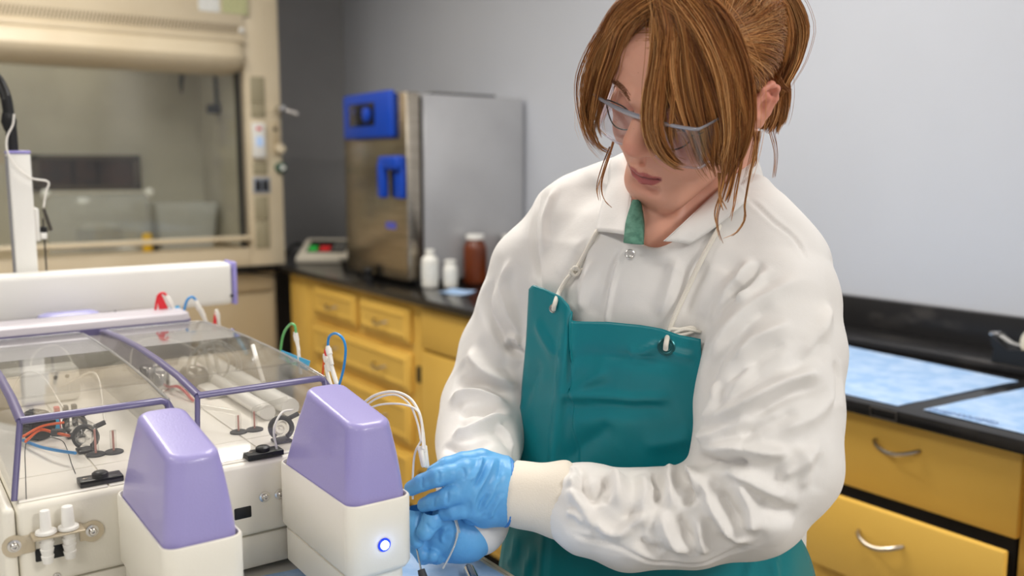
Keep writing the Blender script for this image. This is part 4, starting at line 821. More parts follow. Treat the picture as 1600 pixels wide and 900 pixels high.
def grid_mesh(name, P, m, parent, thick=0.0, close=False, label=None):
    """P: (rows, cols, 3) world points -> sheet, optionally thickened away from the camera side"""
    P = np.asarray(P, float); R_, C_ = P.shape[:2]; V = P.reshape(-1, 3); i = np.arange(R_ * C_).reshape(R_, C_)
    a, b, c, d = i[:-1, :-1], i[1:, :-1], i[1:, 1:], i[:-1, 1:]; Q = np.stack([a, b, c, d], -1).reshape(-1, 4)
    if thick:
        N = vnormals(V, Q); view = V - CAM; s_ = np.where((N * view).sum(1) > 0, 1.0, -1.0)
        sg = 1.0 if np.median(s_) > 0 else -1.0
        V2 = V + N * thick * sg; n = len(V); Q2 = Q[:, ::-1] + n; bd = list(i[0, :]) + list(i[1:, -1]) + list(i[-1, -2::-1]) + list(i[-2:0:-1, 0])
        bd = np.array(bd); nx = np.roll(bd, -1); Q3 = np.stack([bd, nx, nx + n, bd + n], 1); V = np.vstack([V, V2]); Q = np.vstack([Q, Q2, Q3])
    return vmesh(name, V, Q, m, parent, label=label)
def fold_curve(pts, U, Vv, Dp, Pw, n=24):
    """3-D curve on the visible surface under the given picture points"""
    out = []
    c2 = spline([(u, v, 0) for u, v in pts], n)[:, :2] if len(pts) > 2 else np.stack([np.linspace(pts[0][i], pts[1][i], n) for i in (0, 1)], 1)
    for u, v in c2:
        d2 = (U - u) ** 2 + (Vv - v) ** 2; k = np.where(d2 < 49)[0]
        if len(k) == 0: continue
        dm = Dp[k].min(); k = k[Dp[k] < dm + 0.02]; out.append(Pw[k[np.argmin(d2[k])]])
    if len(out) < 2: return None
    out = np.array(out); gap = np.where(np.linalg.norm(np.diff(out, axis=0), axis=1) > 0.022)[0]
    if len(gap): segs = np.split(out, gap + 1); out = max(segs, key=len)
    if len(out) < 3: return None
    for _ in range(3): out[1:-1] = (out[:-2] + 2 * out[1:-1] + out[2:]) / 4
    return out
def apply_folds(Pw, Q, folds, FK=2.7):
    N = vnormals(Pw, Q); U, Vv, Dp = proj(Pw); vis = ((Pw - CAM) * N).sum(1) < 0
    iv = np.where(vis)[0]; disp = np.zeros(len(Pw)); P0 = Pw.copy()
    for pts, w, amp in folds:
        c = fold_curve(pts, U[iv], Vv[iv], Dp[iv], P0[iv])
        if c is None: continue
        lo = c.min(0) - 4 * w; hi = c.max(0) + 4 * w; k = np.where(((P0 > lo) & (P0 < hi)).all(1))[0]
        if len(k) == 0: continue
        best = np.full(len(k), 9.0); tt = np.zeros(len(k)); seg = len(c) - 1
        for i in range(seg):
            a = c[i]; d = c[i + 1] - a; L = d @ d + 1e-12; t = np.clip(((P0[k] - a) @ d) / L, 0, 1); q = np.linalg.norm(P0[k] - a - t[:, None] * d, axis=1)
            m_ = q < best; best[m_] = q[m_]; tt[m_] = (i + t[m_]) / seg
        taper = np.clip(np.minimum(tt, 1 - tt) / 0.22, 0, 1); taper = taper * taper * (3 - 2 * taper)
        q_ = best / (0.74 * w); g_ = 0.6 * np.exp(-0.5 * q_ ** 2) + 0.4 * np.exp(-q_ * 1.15) - 0.36 * np.exp(-0.5 * (best / (2.0 * w)) ** 2)
        disp[k] += amp * taper * g_ * FK
    return P0 + N * disp[:, None], N

PER = thing('person', 'person in white lab coat, teal apron, clear goggles and blue gloves bending over the instrument', 'person', tuple(toW(np.array([0.19, 1.17, 0.0]))))

# ------------------------------------------------------------------ materials for the person
def tint_mat(name, base, rough, bump=None, sss=None, mul=True, spec=None):
    m = mat(name, base, rough, bump=bump, sss=sss, spec=spec); nt = m.node_tree; a = nt.nodes.new('ShaderNodeVertexColor'); a.layer_name = 'tint'
    nt.links.new(a.outputs[0], nt.nodes['Principled BSDF'].inputs['Base Color']); return m
m_skin = tint_mat('skin', srgb(226, 172, 148), 0.46, bump=(380, 0.06), sss=(0.12, (1.0, 0.35, 0.2), 0.006))
m_hair = tint_mat('auburn_hair', srgb(140, 84, 40), 0.36, bump=(50, 0.02), spec=0.45)
m_coat = mat('white_cotton', srgb(233, 230, 226), 0.80, noise=(7, srgb(229, 225, 220), 0.4, 0.6), bump=(38, 0.30), sheen=0.1)
m_weave = m_coat.node_tree   # a fine weave on top of the soft creasing
_nz = m_weave.nodes.new('ShaderNodeTexNoise'); _nz.inputs['Scale'].default_value = 900; _bp = m_weave.nodes.new('ShaderNodeBump'); _bp.inputs['Strength'].default_value = 0.10; _bp.inputs['Distance'].default_value = 0.002
_pb = m_weave.nodes['Principled BSDF']; _old = _pb.inputs['Normal'].links[0].from_socket; m_weave.links.new(_nz.outputs[0], _bp.inputs['Height']); m_weave.links.new(_old, _bp.inputs['Normal']); m_weave.links.new(_bp.outputs[0], _pb.inputs['Normal'])
_tc = [n for n in m_weave.nodes if n.type == 'TEX_COORD'][0]; m_weave.links.new(_tc.outputs['Object'], _nz.inputs['Vector'])
m_knit = mat('ribbed_knit', srgb(230, 220, 204), 0.85, bump=(600, 0.2), sheen=0.1)
m_teal = mat('teal_vinyl', srgb(0, 128, 138), 0.36, noise=(5, srgb(0, 121, 131), 0.4, 0.6), bump=(300, 0.03))
m_glove = mat('blue_nitrile', srgb(102, 172, 224), 0.40, noise=(30, srgb(96, 165, 219), 0.4, 0.6), bump=(80, 0.45))
m_strap = mat('white_cord', srgb(230, 224, 212), 0.8, bump=(700, 0.3))
m_shirt = mat('green_shirt', srgb(96, 146, 126), 0.8, noise=(120, srgb(70, 118, 100), 0.4, 0.6), bump=(500, 0.2))

# ------------------------------------------------------------------ torso shape shared by coat and apron
TL = np.array([0.80, -0.60]); TN = np.array([-0.60, -0.80])            # her left, her front (r, f)
TZ = np.array([0.42, 0.62, 0.80, 0.95, 1.05, 1.15, 1.23, 1.28, 1.315, 1.345])
TWd = np.array([0.225, 0.215, 0.205, 0.200, 0.188, 0.182, 0.176, 0.160, 0.125, 0.085])
THd = np.array([0.160, 0.155, 0.148, 0.142, 0.136, 0.132, 0.120, 0.104, 0.086, 0.070])
TCr = np.array([0.190, 0.190, 0.190, 0.188, 0.185, 0.182, 0.182, 0.188, 0.196, 0.205])
TCf = np.array([1.190, 1.190, 1.185, 1.175, 1.165, 1.150, 1.140, 1.130, 1.120, 1.115])
def torso(X, Y, Z, off=0.0):
    w = np.interp(Z, TZ, TWd) + off; h = np.interp(Z, TZ, THd) + off; dx = X - np.interp(Z, TZ, TCr); dy = Y - np.interp(Z, TZ, TCf)
    a = dx * TL[0] + dy * TL[1]; b = dx * TN[0] + dy * TN[1]; p = 2.35
    q = (np.abs(a / w) ** p + np.abs(b / h) ** p + 1e-9) ** (1 / p)
    return np.maximum((q - 1) * np.minimum(w, h) * 0.85, np.maximum(TZ[0] + 0.0 - Z, Z - TZ[-1]))

# ------------------------------------------------------------------ lab coat
F = Field((-0.17, 0.80, 0.40), (0.47, 1.42, 1.40), 0.0027)
F.fn(torso, (-0.1, 0.9, 0.40), (0.46, 1.42, 1.37), 0.005)
S = VX
F.chain([(S(905, 326, 1.205), 0.046), (S(1020, 285, 1.15), 0.048)], 0.035); F.chain([(S(1172, 354, 1.06), 0.050), (S(1095, 290, 1.13), 0.046)], 0.035)
# far (her right) arm
F.chain([(S(895, 352, 1.20), 0.054), (S(838, 420, 1.215), 0.057), (S(817, 480, 1.215), 0.056), (S(788, 560, 1.21), 0.061), (S(765, 640, 1.19), 0.064), (S(748, 690, 1.14), 0.054), (S(744, 760, 1.05), 0.045), (S(742, 812, 1.00), 0.040)], 0.016, 0.03)
# near (her left) arm
F.chain([(S(1213, 425, 1.035), 0.062), (S(1210, 475, 1.015), 0.071), (S(1206, 545, 0.99), 0.077), (S(1200, 640, 0.96), 0.078)], 0.008, 0.035)
F.chain([(S(1200, 640, 0.96), 0.079), (S(1196, 715, 0.94), 0.078), (S(1168, 772, 0.93), 0.066), (S(1085, 808, 0.935), 0.053), (S(980, 811, 0.945), 0.054), (S(920, 796, 0.955), 0.050), (S(893, 786, 0.962), 0.042)], 0.006)
# neck opening
F.chain([(S(1085, 240, 1.10), 0.066), (S(1058, 300, 1.075), 0.058), (S(1030, 340, 1.045), 0.036), (S(1012, 366, 1.015), 0.013)], 0.006, op='sub')
CV, CQ = F.mesh(); CV = relax(CV, CQ, 3, 0.5); CW = toW(CV)
rn = np.random.default_rng(3)
A_ = 0.0052
FOLDS = [
 # near sleeve, upper arm
 ([(1262, 432), (1190, 468), (1135, 520), (1108, 575)], 0.010, 0.005), ([(1210, 470), (1165, 500), (1122, 560), (1098, 625)], 0.011, -0.0055),
 ([(1240, 500), (1203, 519), (1172, 537), (1140, 575)], 0.008, 0.005), ([(1230, 530), (1180, 560), (1130, 600)], 0.009, -0.004),
 ([(1285, 583), (1247, 592), (1205, 611), (1150, 640), (1096, 655)], 0.009, 0.0085), ([(1295, 600), (1242, 612), (1205, 632), (1160, 655)], 0.008, -0.006),
 ([(1290, 520), (1262, 560), (1225, 590)], 0.010, -0.004), ([(1300, 470), (1282, 520), (1255, 560)], 0.009, 0.004),
 ([(1306, 610), (1270, 650), (1215, 675)], 0.010, 0.004), ([(1180, 650), (1130, 672), (1100, 684), (1092, 668)], 0.006, 0.005),
 ([(1240, 712), (1200, 708), (1150, 702), (1102, 707)], 0.008, 0.008), ([(1170, 722), (1130, 722), (1080, 716)], 0.007, -0.009), ([(1290, 690), (1245, 730), (1215, 745)], 0.009, 0.005),
 # forearm
 ([(906, 726), (904, 745), (911, 772), (928, 781), (944, 760), (950, 738)], 0.006, -0.0055), ([(895, 735), (898, 770), (915, 800), (935, 830)], 0.007, 0.005),
 ([(958, 732), (968, 760), (966, 795)], 0.009, 0.0055), ([(1018, 728), (1030, 755), (1026, 785)], 0.006, -0.006), ([(1000, 735), (1008, 765), (1003, 800), (1010, 830)], 0.008, 0.005),
 ([(1050, 722), (1044, 760), (1056, 800)], 0.008, 0.0055), ([(1070, 728), (1092, 752), (1088, 778)], 0.006, 0.0085), ([(1078, 745), (1080, 775), (1068, 790)], 0.005, -0.006),
 ([(1093, 735), (1108, 770), (1122, 803), (1148, 838), (1176, 845)], 0.007, 0.008), ([(1118, 760), (1140, 800), (1160, 828)], 0.007, -0.006),
 ([(1128, 726), (1160, 744), (1190, 762), (1232, 778)], 0.007, 0.0075), ([(1150, 750), (1170, 790), (1176, 830)], 0.007, 0.007), ([(1190, 780), (1215, 800), (1250, 800)], 0.009, -0.005),
 ([(926, 812), (945, 828), (968, 835), (988, 818), (1002, 808), (1022, 814)], 0.006, 0.006), ([(1030, 792), (1038, 825), (1052, 848), (1086, 868)], 0.007, 0.006), ([(975, 812), (990, 800), (1010, 802)], 0.006, -0.005),
 ([(1092, 800), (1092, 840), (1104, 868)], 0.006, 0.005), ([(1060, 800), (1070, 830), (1085, 850)], 0.007, -0.005),
 ([(880, 822), (919, 843), (976, 855), (1030, 880), (1105, 880), (1180, 848), (1230, 812)], 0.0022, -0.0022),
 ([(890, 728), (902, 740), (900, 752)], 0.004, 0.004), ([(886, 760), (900, 765), (910, 760)], 0.004, -0.003), ([(884, 800), (900, 806), (912, 818)], 0.004, 0.004), ([(940, 740), (952, 765), (946, 790)], 0.005, -0.004), ([(1000, 840), (1012, 856), (1040, 862)], 0.006, -0.004),
 ([(1140, 812), (1165, 822), (1200, 812)], 0.007, 0.004), ([(1246, 690), (1262, 730), (1252, 770)], 0.008, 0.004), ([(1300, 560), (1308, 600), (1304, 640)], 0.006, -0.003), ([(1120, 590), (1112, 630), (1098, 660)], 0.007, 0.004), ([(1180, 560), (1150, 600), (1128, 630)], 0.008, 0.0035), ([(1250, 640), (1200, 662), (1150, 680)], 0.007, -0.004),
 # chest and shoulders
 ([(1178, 402), (1152, 440), (1128, 478), (1115, 520)], 0.008, 0.0055), ([(1196, 420), (1170, 452), (1150, 475)], 0.007, 0.0045), ([(1192, 405), (1165, 442), (1140, 470)], 0.006, -0.005), ([(1162, 440), (1135, 470), (1112, 515)], 0.007, -0.006),
 ([(1166, 306), (1200, 338), (1240, 370), (1262, 410)], 0.0022, -0.0025), ([(862, 276), (842, 310), (834, 360), (840, 415), (852, 470)], 0.005, -0.004), ([(868, 290), (853, 340), (850, 400)], 0.006, 0.003),
 ([(978, 384), (962, 420), (950, 480), (945, 510)], 0.0026, 0.0028), ([(968, 392), (952, 430), (942, 480)], 0.0026, -0.0025), ([(935, 400), (912, 450), (905, 490)], 0.009, 0.0035), ([(920, 370), (900, 420), (880, 450)], 0.008, -0.003),
 ([(1060, 400), (1048, 450), (1030, 500)], 0.010, 0.003), ([(1100, 400), (1082, 450), (1070, 500)], 0.009, -0.003), ([(890, 270), (930, 252), (955, 245)], 0.003, -0.002),
 # far sleeve
 ([(770, 428), (760, 478), (784, 522), (818, 570)], 0.008, -0.006), ([(800, 400), (785, 450), (800, 500), (822, 530)], 0.009, 0.005), ([(732, 545), (758, 580), (815, 606)], 0.011, 0.0075), ([(786, 530), (802, 528), (822, 545)], 0.006, 0.006), ([(792, 540), (810, 548), (822, 560)], 0.005, -0.006),
 ([(700, 628), (745, 612), (802, 638)], 0.008, 0.006), ([(712, 600), (750, 598), (800, 618)], 0.007, -0.006), ([(704, 682), (736, 674), (770, 656), (800, 648)], 0.007, 0.0075), ([(716, 650), (750, 640), (790, 650)], 0.007, -0.006), ([(690, 700), (730, 700), (770, 690)], 0.007, -0.005), ([(775, 660), (792, 680), (798, 712)], 0.006, 0.005),
]
CW, CN = apply_folds(CW, CQ, FOLDS)
w_ = np.zeros(len(CW))
for i in range(7):
    d = rn.normal(size=3); d /= np.linalg.norm(d); w_ += np.sin((CW @ d) * rn.uniform(45, 150) + rn.uniform(0, 6)) * 0.0005
CW = CW + CN * w_[:, None]
CW = relax(CW, CQ, 2, 0.4)
coat = vmesh('lab_coat', CW, CQ, m_coat, PER)
CU, CVv, CDp = proj(CW); CNn = vnormals(CW, CQ); cvis = ((CW - CAM) * CNn).sum(1) < 0
def snap(u, v, off=0.004):
    k = np.where(cvis & (np.abs(CU - u) < 9) & (np.abs(CVv - v) < 9))[0]
    if len(k) == 0: return PX(u, v, 1.08)
    k = k[CDp[k] < CDp[k].min() + 0.03]; k = k[np.argsort((CU[k] - u) ** 2 + (CVv[k] - v) ** 2)[:6]]
    return PX(u, v, CDp[k].mean() - off)
# collar: one folded band round the neck, inner edge high, outer edge lying on the coat
inner = [PX(976, 366, 1.015), PX(985, 325, 1.045), PX(988, 285, 1.075), PX(985, 255, 1.105), PX(1020, 232, 1.165), PX(1085, 222, 1.19), PX(1150, 232, 1.15), PX(1176, 248, 1.095), PX(1150, 272, 1.06), PX(1118, 300, 1.04), PX(1078, 338, 1.015), PX(1037, 376, 0.995)]
outer = [snap(930, 361, .006), snap(938, 325, .008), snap(950, 285, .010), PX(958, 246, 1.15), PX(1015, 240, 1.21), PX(1085, 240, 1.23), PX(1160, 252, 1.17), PX(1192, 272, 1.10), PX(1184, 300, 1.058), snap(1162, 318, .010), snap(1122, 352, .009), snap(1078, 383, .006)]
ci = spline(inner, 66); co = spline(outer, 66); m_n = min(len(ci), len(co)); rows = []
for t in np.linspace(0, 1, 9):
    ends = np.clip(np.minimum(np.arange(m_n), m_n - 1 - np.arange(m_n)) / 9.0, 0.12, 1)[:, None]; puff = 0.009 * math.sin(math.pi * t) * ends; mid = ci[:m_n] * (1 - t) + co[:m_n] * t
    vw = CAM - mid; vw /= np.linalg.norm(vw, axis=1)[:, None]; rows.append(mid + vw * puff * 0.55 + ZV * puff * 0.7)
obj_c = grid_mesh('collar', np.array(rows), m_coat, coat, 0.0018)
st_ = np.clip(np.minimum(np.arange(m_n), m_n - 1 - np.arange(m_n)) / 14.0 - 0.3, 0.02, 1)[:, None]; stand = np.array([ci[:m_n] * 1.0, ci[:m_n] - ZV * 0.012 * st_, ci[:m_n] - ZV * 0.030 * st_]); grid_mesh('collar_stand', stand, m_coat, coat, 0.0015)
# knitted cuffs
def cuff(name, a, b, ra, rb, sq=(1.0, 1.0), n=72):
    a = np.asarray(a); b = np.asarray(b); ax = b - a; L = np.linalg.norm(ax); ax /= L; up = np.cross(ax, np.array([0.3, 0.4, 1.0])); up /= np.linalg.norm(up); sd = np.cross(ax, up); rows = []
    for t in np.linspace(0, 1, 22):
        r = ra + (rb - ra) * t + 0.0022 * math.sin(t * 9.0) * (1 - t) ; r *= 1.0 - 0.10 * math.exp(-((t - 0.0) / 0.08) ** 2); e_ = min(1.0, max(0.0, (t - 0.86) / 0.08)); r *= 1.0 - 0.17 * e_ * e_ * (3 - 2 * e_)
        ring = []
        for j in range(n + 1):
            th = 2 * math.pi * j / n; rr = r * (1 + 0.010 * (j % 2)) * (1 + 0.02 * math.sin(3 * th + 4 * t)); ring.append(a + ax * L * t + rr * (sq[0] * math.cos(th) * up + sq[1] * math.sin(th) * sd))
        rows.append(ring)
    inn = [[p * 0 + (a + ax * L) + (p - (a + ax * L)) * s_ - ax * dz for p in np.array(rows[-1])] for s_, dz in ((0.95, 0.001), (0.88, 0.006))]
    return grid_mesh('knit_cuff', np.array(rows + inn), m_knit, coat)
cuff('knit_cuff', PX(893, 783, .962), PX(786, 768, .972), 0.0425, 0.0345, (0.95, 1.0))
cuff('knit_cuff', PX(744, 800, 1.01), PX(728, 838, .985), 0.040, 0.0335, (1.0, 0.95))
c = snap(984, 397, 0.0022); vd = (CAM - c) / np.linalg.norm(CAM - c)
sn = obj('snap_button', G().lathe([(0.0058, 0), (0.0058, 0.0012), (0.0046, 0.0018), (0.0036, 0.0010), (0, 0.0010)], c, vd, 22), mat('pearl_snap', srgb(206, 202, 198), 0.25, 0.5, bump=(90, .02)), None); sn.parent = coat; sn.location = -Vector(PER.location)
def kid(name, g, m, par, label=None, ang=40):
    o = obj(name, g, m, None, True, ang, label); o.parent = par; o.location = -Vector(PER.location); return o

# ------------------------------------------------------------------ trousers and shoes (below the bench, mostly unseen)
F2 = Field((0.0, 0.98, 0.06), (0.42, 1.40, 0.62), 0.006); SH = []
for s_ in (-1, 1):
    b = np.array([0.19, 1.19]) + TL * 0.095 * s_
    F2.chain([((b[0], b[1], 0.58), 0.085), ((b[0], b[1], 0.34), 0.068), ((b[0], b[1], 0.075), 0.058)], 0.01)
    SH.append((b + TN * 0.055, s_))
V_, Q_ = F2.mesh(); vmesh('trousers', toW(V_), Q_, mat('dark_denim', srgb(44, 50, 66), 0.8, bump=(400, .2)), PER)
for b, s_ in SH:
    F3 = Field((b[0] - .18, b[1] - .18, 0.0), (b[0] + .18, b[1] + .18, 0.14), 0.006); h_ = b - TN * 0.075; t_ = b + TN * 0.085
    F3.chain([((h_[0], h_[1], 0.05), 0.042), ((b[0], b[1], 0.045), 0.044), ((t_[0], t_[1], 0.036), 0.034)], 0.03); F3.fn(lambda X, Y, Z: Z - 0.0035 + 0 * X + 0 * Y, (b[0] - .2, b[1] - .2, -.01), (b[0] + .2, b[1] + .2, 0.15), 0.004, 'sub')
    V_, Q_ = F3.mesh(); V_[:, 2] = np.maximum(V_[:, 2], 0.0012); vmesh('shoe', toW(V_), Q_, m_blackp, PER)

# ------------------------------------------------------------------ apron
top = [(826, 452), (832, 445), (850, 451), (875, 463), (888, 476), (893, 488), (888, 499), (900, 502), (950, 503), (1000, 508), (1035, 514), (1062, 524), (1095, 530)]
bot = [(768, 980), (775, 980), (795, 980), (815, 980), (825, 980), (838, 980), (850, 980), (880, 980), (950, 980), (1040, 980), (1130, 980), (1210, 980), (1290, 980)]
lft = [(826, 452), (820, 560), (812, 640), (803, 720), (792, 800), (780, 880), (770, 980)]
rgt = [(1095, 530), (1099, 600), (1120, 680), (1170, 760), (1236, 822), (1268, 876), (1290, 980)]
nc, nr = 90, 100
def resample(p, n): p = np.array([(a, b, 0.0) for a, b in p]); L = np.r_[0, np.cumsum(np.linalg.norm(np.diff(p, axis=0), axis=1))]; t = np.linspace(0, L[-1], n); return np.stack([np.interp(t, L, p[:, i]) for i in (0, 1)], 1)
tq, bq = resample(top, nc), resample(bot, nc); lq, rq = resample(spline([(a, b, 0) for a, b in lft], 60)[:, :2].tolist(), nr), resample(spline([(a, b, 0) for a, b in rgt], 60)[:, :2].tolist(), nr)
ss = np.linspace(0, 1, nc)[None, :, None]; tt = np.linspace(0, 1, nr)[:, None, None]
UV = (1 - tt) * tq[None] + tt * bq[None] + (1 - ss) * lq[:, None] + ss * rq[:, None] - ((1 - ss) * (1 - tt) * tq[0] + ss * (1 - tt) * tq[-1] + (1 - ss) * tt * bq[0] + ss * tt * bq[-1])
# march the view ray of every sheet point to the torso, inflated
Rd = np.array([[ray(u, v) for u, v in row] for row in UV]); bb = (450 - UV[..., 1]) / FPX; Rd = Rd / (cp + bb * sp)[..., None]
dep = np.full(UV.shape[:2], 0.80); best = np.full(UV.shape[:2], 9.0); bdep = dep.copy()
for _ in range(160):
    P_ = toV(CAM + Rd * dep[..., None]); q = torso(P_[..., 0], P_[..., 1], np.clip(P_[..., 2], 0.43, 1.335), 0.016)
    m_ = q < best; best[m_] = q[m_]; bdep[m_] = dep[m_]; dep = dep + np.where(q > 0.0004, np.clip(q * 0.6, 0.0008, 0.02), 0.0); dep = np.minimum(dep, 1.35)
dep = np.where(best < 0.002, bdep, bdep)
for _ in range(14):
    d2 = dep.copy(); d2[1:-1, :] = (dep[:-2] + 2 * dep[1:-1] + dep[2:]) / 4; d3 = d2.copy(); d3[:, 1:-1] = (d2[:, :-2] + 2 * d2[:, 1:-1] + d2[:, 2:]) / 4; dep = d3
uu = UV[..., 0]; vv_ = UV[..., 1]
dep = dep - 0.010 * np.exp(-((uu - (885 - (vv_ - 500) * 0.10)) / 9.0) ** 2) * np.clip((vv_ - 470) / 40, 0, 1)      # standing pleat of the folded left panel
dep = dep + 0.010 * np.clip((876 - (vv_ - 500) * 0.10 - uu) / 60, 0, 1) * np.clip(1.2 - (vv_ - 480) / 500, 0, 1)
AP = CAM + Rd * dep[..., None]
tail = [AP[-1] - ZV * z for z in (0.08, 0.16, 0.26, 0.36)]; AP = np.concatenate([AP, np.array(tail)], 0)
R_, C_ = AP.shape[:2]; i_ = np.arange(R_ * C_).reshape(R_, C_); AQ = np.stack([i_[:-1, :-1], i_[1:, :-1], i_[1:, 1:], i_[:-1, 1:]], -1).reshape(-1, 4); AV = AP.reshape(-1, 3)
if np.median(((AV - CAM) * vnormals(AV, AQ)).sum(1)) > 0: AQ = AQ[:, ::-1]
AFOLD = [([(870, 622), (915, 600), (955, 575)], 0.008, 0.0045), ([(868, 622), (930, 619), (1000, 623), (1060, 620)], 0.006, 0.0040), ([(880, 640), (960, 636), (1060, 640)], 0.010, -0.004), ([(980, 548), (1000, 552), (1045, 530)], 0.006, 0.004),
  ([(1046, 548), (1062, 556), (1090, 560)], 0.006, 0.0035), ([(880, 560), (940, 553), (1000, 560), (1060, 572)], 0.008, -0.0035), ([(960, 561), (1000, 566), (1045, 574)], 0.0018, 0.0016), ([(870, 730), (920, 690), (960, 660)], 0.014, -0.005), ([(835, 500), (850, 530), (868, 560)], 0.008, 0.004),
  ([(815, 640), (830, 600), (845, 560)], 0.010, -0.004), ([(1000, 700), (1050, 690), (1085, 680)], 0.012, 0.004), ([(835, 850), (826, 880), (822, 910)], 0.007, 0.004), ([(812, 830), (800, 870), (797, 910)], 0.006, 0.004), ([(880, 500), (870, 600), (863, 700), (858, 800)], 0.0035, 0.0035), ([(1180, 850), (1172, 880), (1168, 920)], 0.006, 0.003), ([(1215, 850), (1210, 880), (1210, 920)], 0.006, 0.003)]
AV, _ = apply_folds(AV, AQ, AFOLD, 1.35)
apron = grid_mesh('apron', AV.reshape(R_, C_, 3), m_teal, PER, 0.0016)
AU, AVv, AD = proj(AV)
def asnap(u, v, off=0.002): k = np.argsort((AU - u) ** 2 + (AVv - v) ** 2)[:5]; return PX(u, v, AD[k].mean() - off)
def vdir(c): return (CAM - c) / np.linalg.norm(CAM - c)
for (u, v, r0) in ((1041, 542, 0.0100), (865, 482, 0.0055)):
    c = asnap(u, v, 0.001)
    kid('grommet', G().lathe([(r0, 0), (r0, 0.0012), (r0 * 0.86, 0.0020), (r0 * 0.72, 0.0012), (r0 * 0.60, 0.0012), (r0 * 0.5, 0.0022), (r0 * 0.3, 0.0018), (0, 0.0012)], c, vdir(c), 26), mat('teal_metal', srgb(40, 92, 96), 0.3, 0.6, bump=(90, .02)) if r0 > .008 else m_chrome, apron, 'metal eyelet')
a = [asnap(865, 484, .003), asnap(867, 474, .006), snap(874, 456, .012), snap(886, 436, .007), snap(898, 424, .007), snap(912, 400, .006), snap(927, 372, .006), snap(934, 360, .004)]
kid('neck_strap', G().tube(spline(a, 50), 0.0028, 8), m_strap, apron)
c = snap(898, 424, .008); kid('strap_knot', G().tube(spline([c + RV * x + ZV * z + vdir(c) * y for x, z, y in ((-.006, -.003, .002), (0, .005, .005), (.006, 0, .003), (0, -.005, .005), (-.004, .002, .004), (.008, .002, .002), (.016, .006, .001))], 40), 0.0020, 8), m_strap, apron)
a = [asnap(1040, 546, .004), asnap(1041, 536, .007), snap(1045, 519, .010), snap(1056, 490, .007), snap(1075, 450, .007), snap(1098, 402, .007), snap(1118, 366, .006), snap(1124, 352, .002)]
kid('neck_strap', G().tube(spline(a, 50), 0.0028, 8), m_strap, apron)
c = snap(1046, 520, .010); kid('strap_bow', G().tube(spline([c + RV * x + ZV * z + vdir(c) * y for x, z, y in ((-.002, -.004, .002), (.001, .004, .004), (.012, .004, .004), (.024, .006, .002), (.028, .003, .003), (.016, -.002, .004), (.004, -.002, .004), (.016, .004, .005), (.034, .001, .003))], 50), 0.0020, 8), m_strap, apron)
# ------------------------------------------------------------------ head: modelled upright in its own frame, then posed
HR = np.array([[0.8998709, 0.0375759, 0.4345348], [0.2552140, -0.8532786, -0.4547323], [-0.3536923, -0.5200997, 0.7774304]])   # columns: her left, face forward, head up
HC = CAM + (np.array([-0.72504, 0.76384, 1.45876]) - CAM) * 0.987; HS = 0.962
def hW(P): return HC + HS * (np.asarray(P, float) @ HR.T)
def hL(W): return ((np.asarray(W, float) - HC) @ HR) / HS
H_ = Field((-0.10, -0.17, -0.27), (0.10, 0.145, 0.155), 0.0019)
H_.ell((0, -0.012, 0.050), (0.0735, 0.094, 0.078), 0.01)
H_.ell((0, 0.046, 0.056), (0.060, 0.045, 0.052), 0.03)
H_.ell((0, 0.036, -0.030), (0.057, 0.058, 0.072), 0.03)
for s_ in (-1, 1):
    H_.cone((s_ * 0.056, 0.000, -0.050), (s_ * 0.020, 0.074, -0.093), 0.020, 0.018, 0.025)
    H_.ell((s_ * 0.036, 0.062, -0.030), (0.029, 0.028, 0.030), 0.022)
    H_.cone((s_ * 0.052, 0.068, 0.004), (s_ * 0.064, 0.03, 0.006), 0.012, 0.012, 0.02)
    H_.cone((s_ * 0.012, 0.096, 0.036), (s_ * 0.046, 0.080, 0.038), 0.008, 0.006, 0.016)
H_.cone((-0.016, 0.076, -0.093), (0.016, 0.076, -0.093), 0.0195, 0.0195, 0.02)
H_.ell((0, 0.036, -0.094), (0.036, 0.044, 0.018), 0.025)
H_.ell((0, 0.082, -0.052), (0.030, 0.020, 0.026), 0.018)
for s_ in (-1, 1): H_.ell((s_ * 0.032, 0.102, 0.016), (0.019, 0.017, 0.012), 0.014, op='sub')
for s_ in (-1, 1):
    H_.ell((s_ * 0.0315, 0.0765, 0.0165), (0.0165, 0.0142, 0.0125), 0.006)
    H_.chain([((s_ * 0.017, 0.0850, 0.0125), 0.0014), ((s_ * 0.026, 0.0905, 0.0095), 0.0016), ((s_ * 0.037, 0.0895, 0.0095), 0.0016), ((s_ * 0.047, 0.0825, 0.0130), 0.0014)], 0.002)
H_.chain([((0, 0.092, 0.030), 0.0085), ((0, 0.103, 0.010), 0.0088), ((0, 0.1125, -0.006), 0.0112), ((0, 0.1130, -0.012), 0.0126)], 0.010)
for s_ in (-1, 1):
    H_.ell((s_ * 0.0125, 0.1015, -0.0165), (0.0088, 0.0112, 0.0085), 0.006); H_.ell((s_ * 0.0065, 0.1055, -0.0245), (0.0038, 0.0052, 0.0036), 0.003, op='sub')
H_.cone((0, 0.1005, -0.036), (0, 0.100, -0.046), 0.0022, 0.003, 0.006, 'sub')
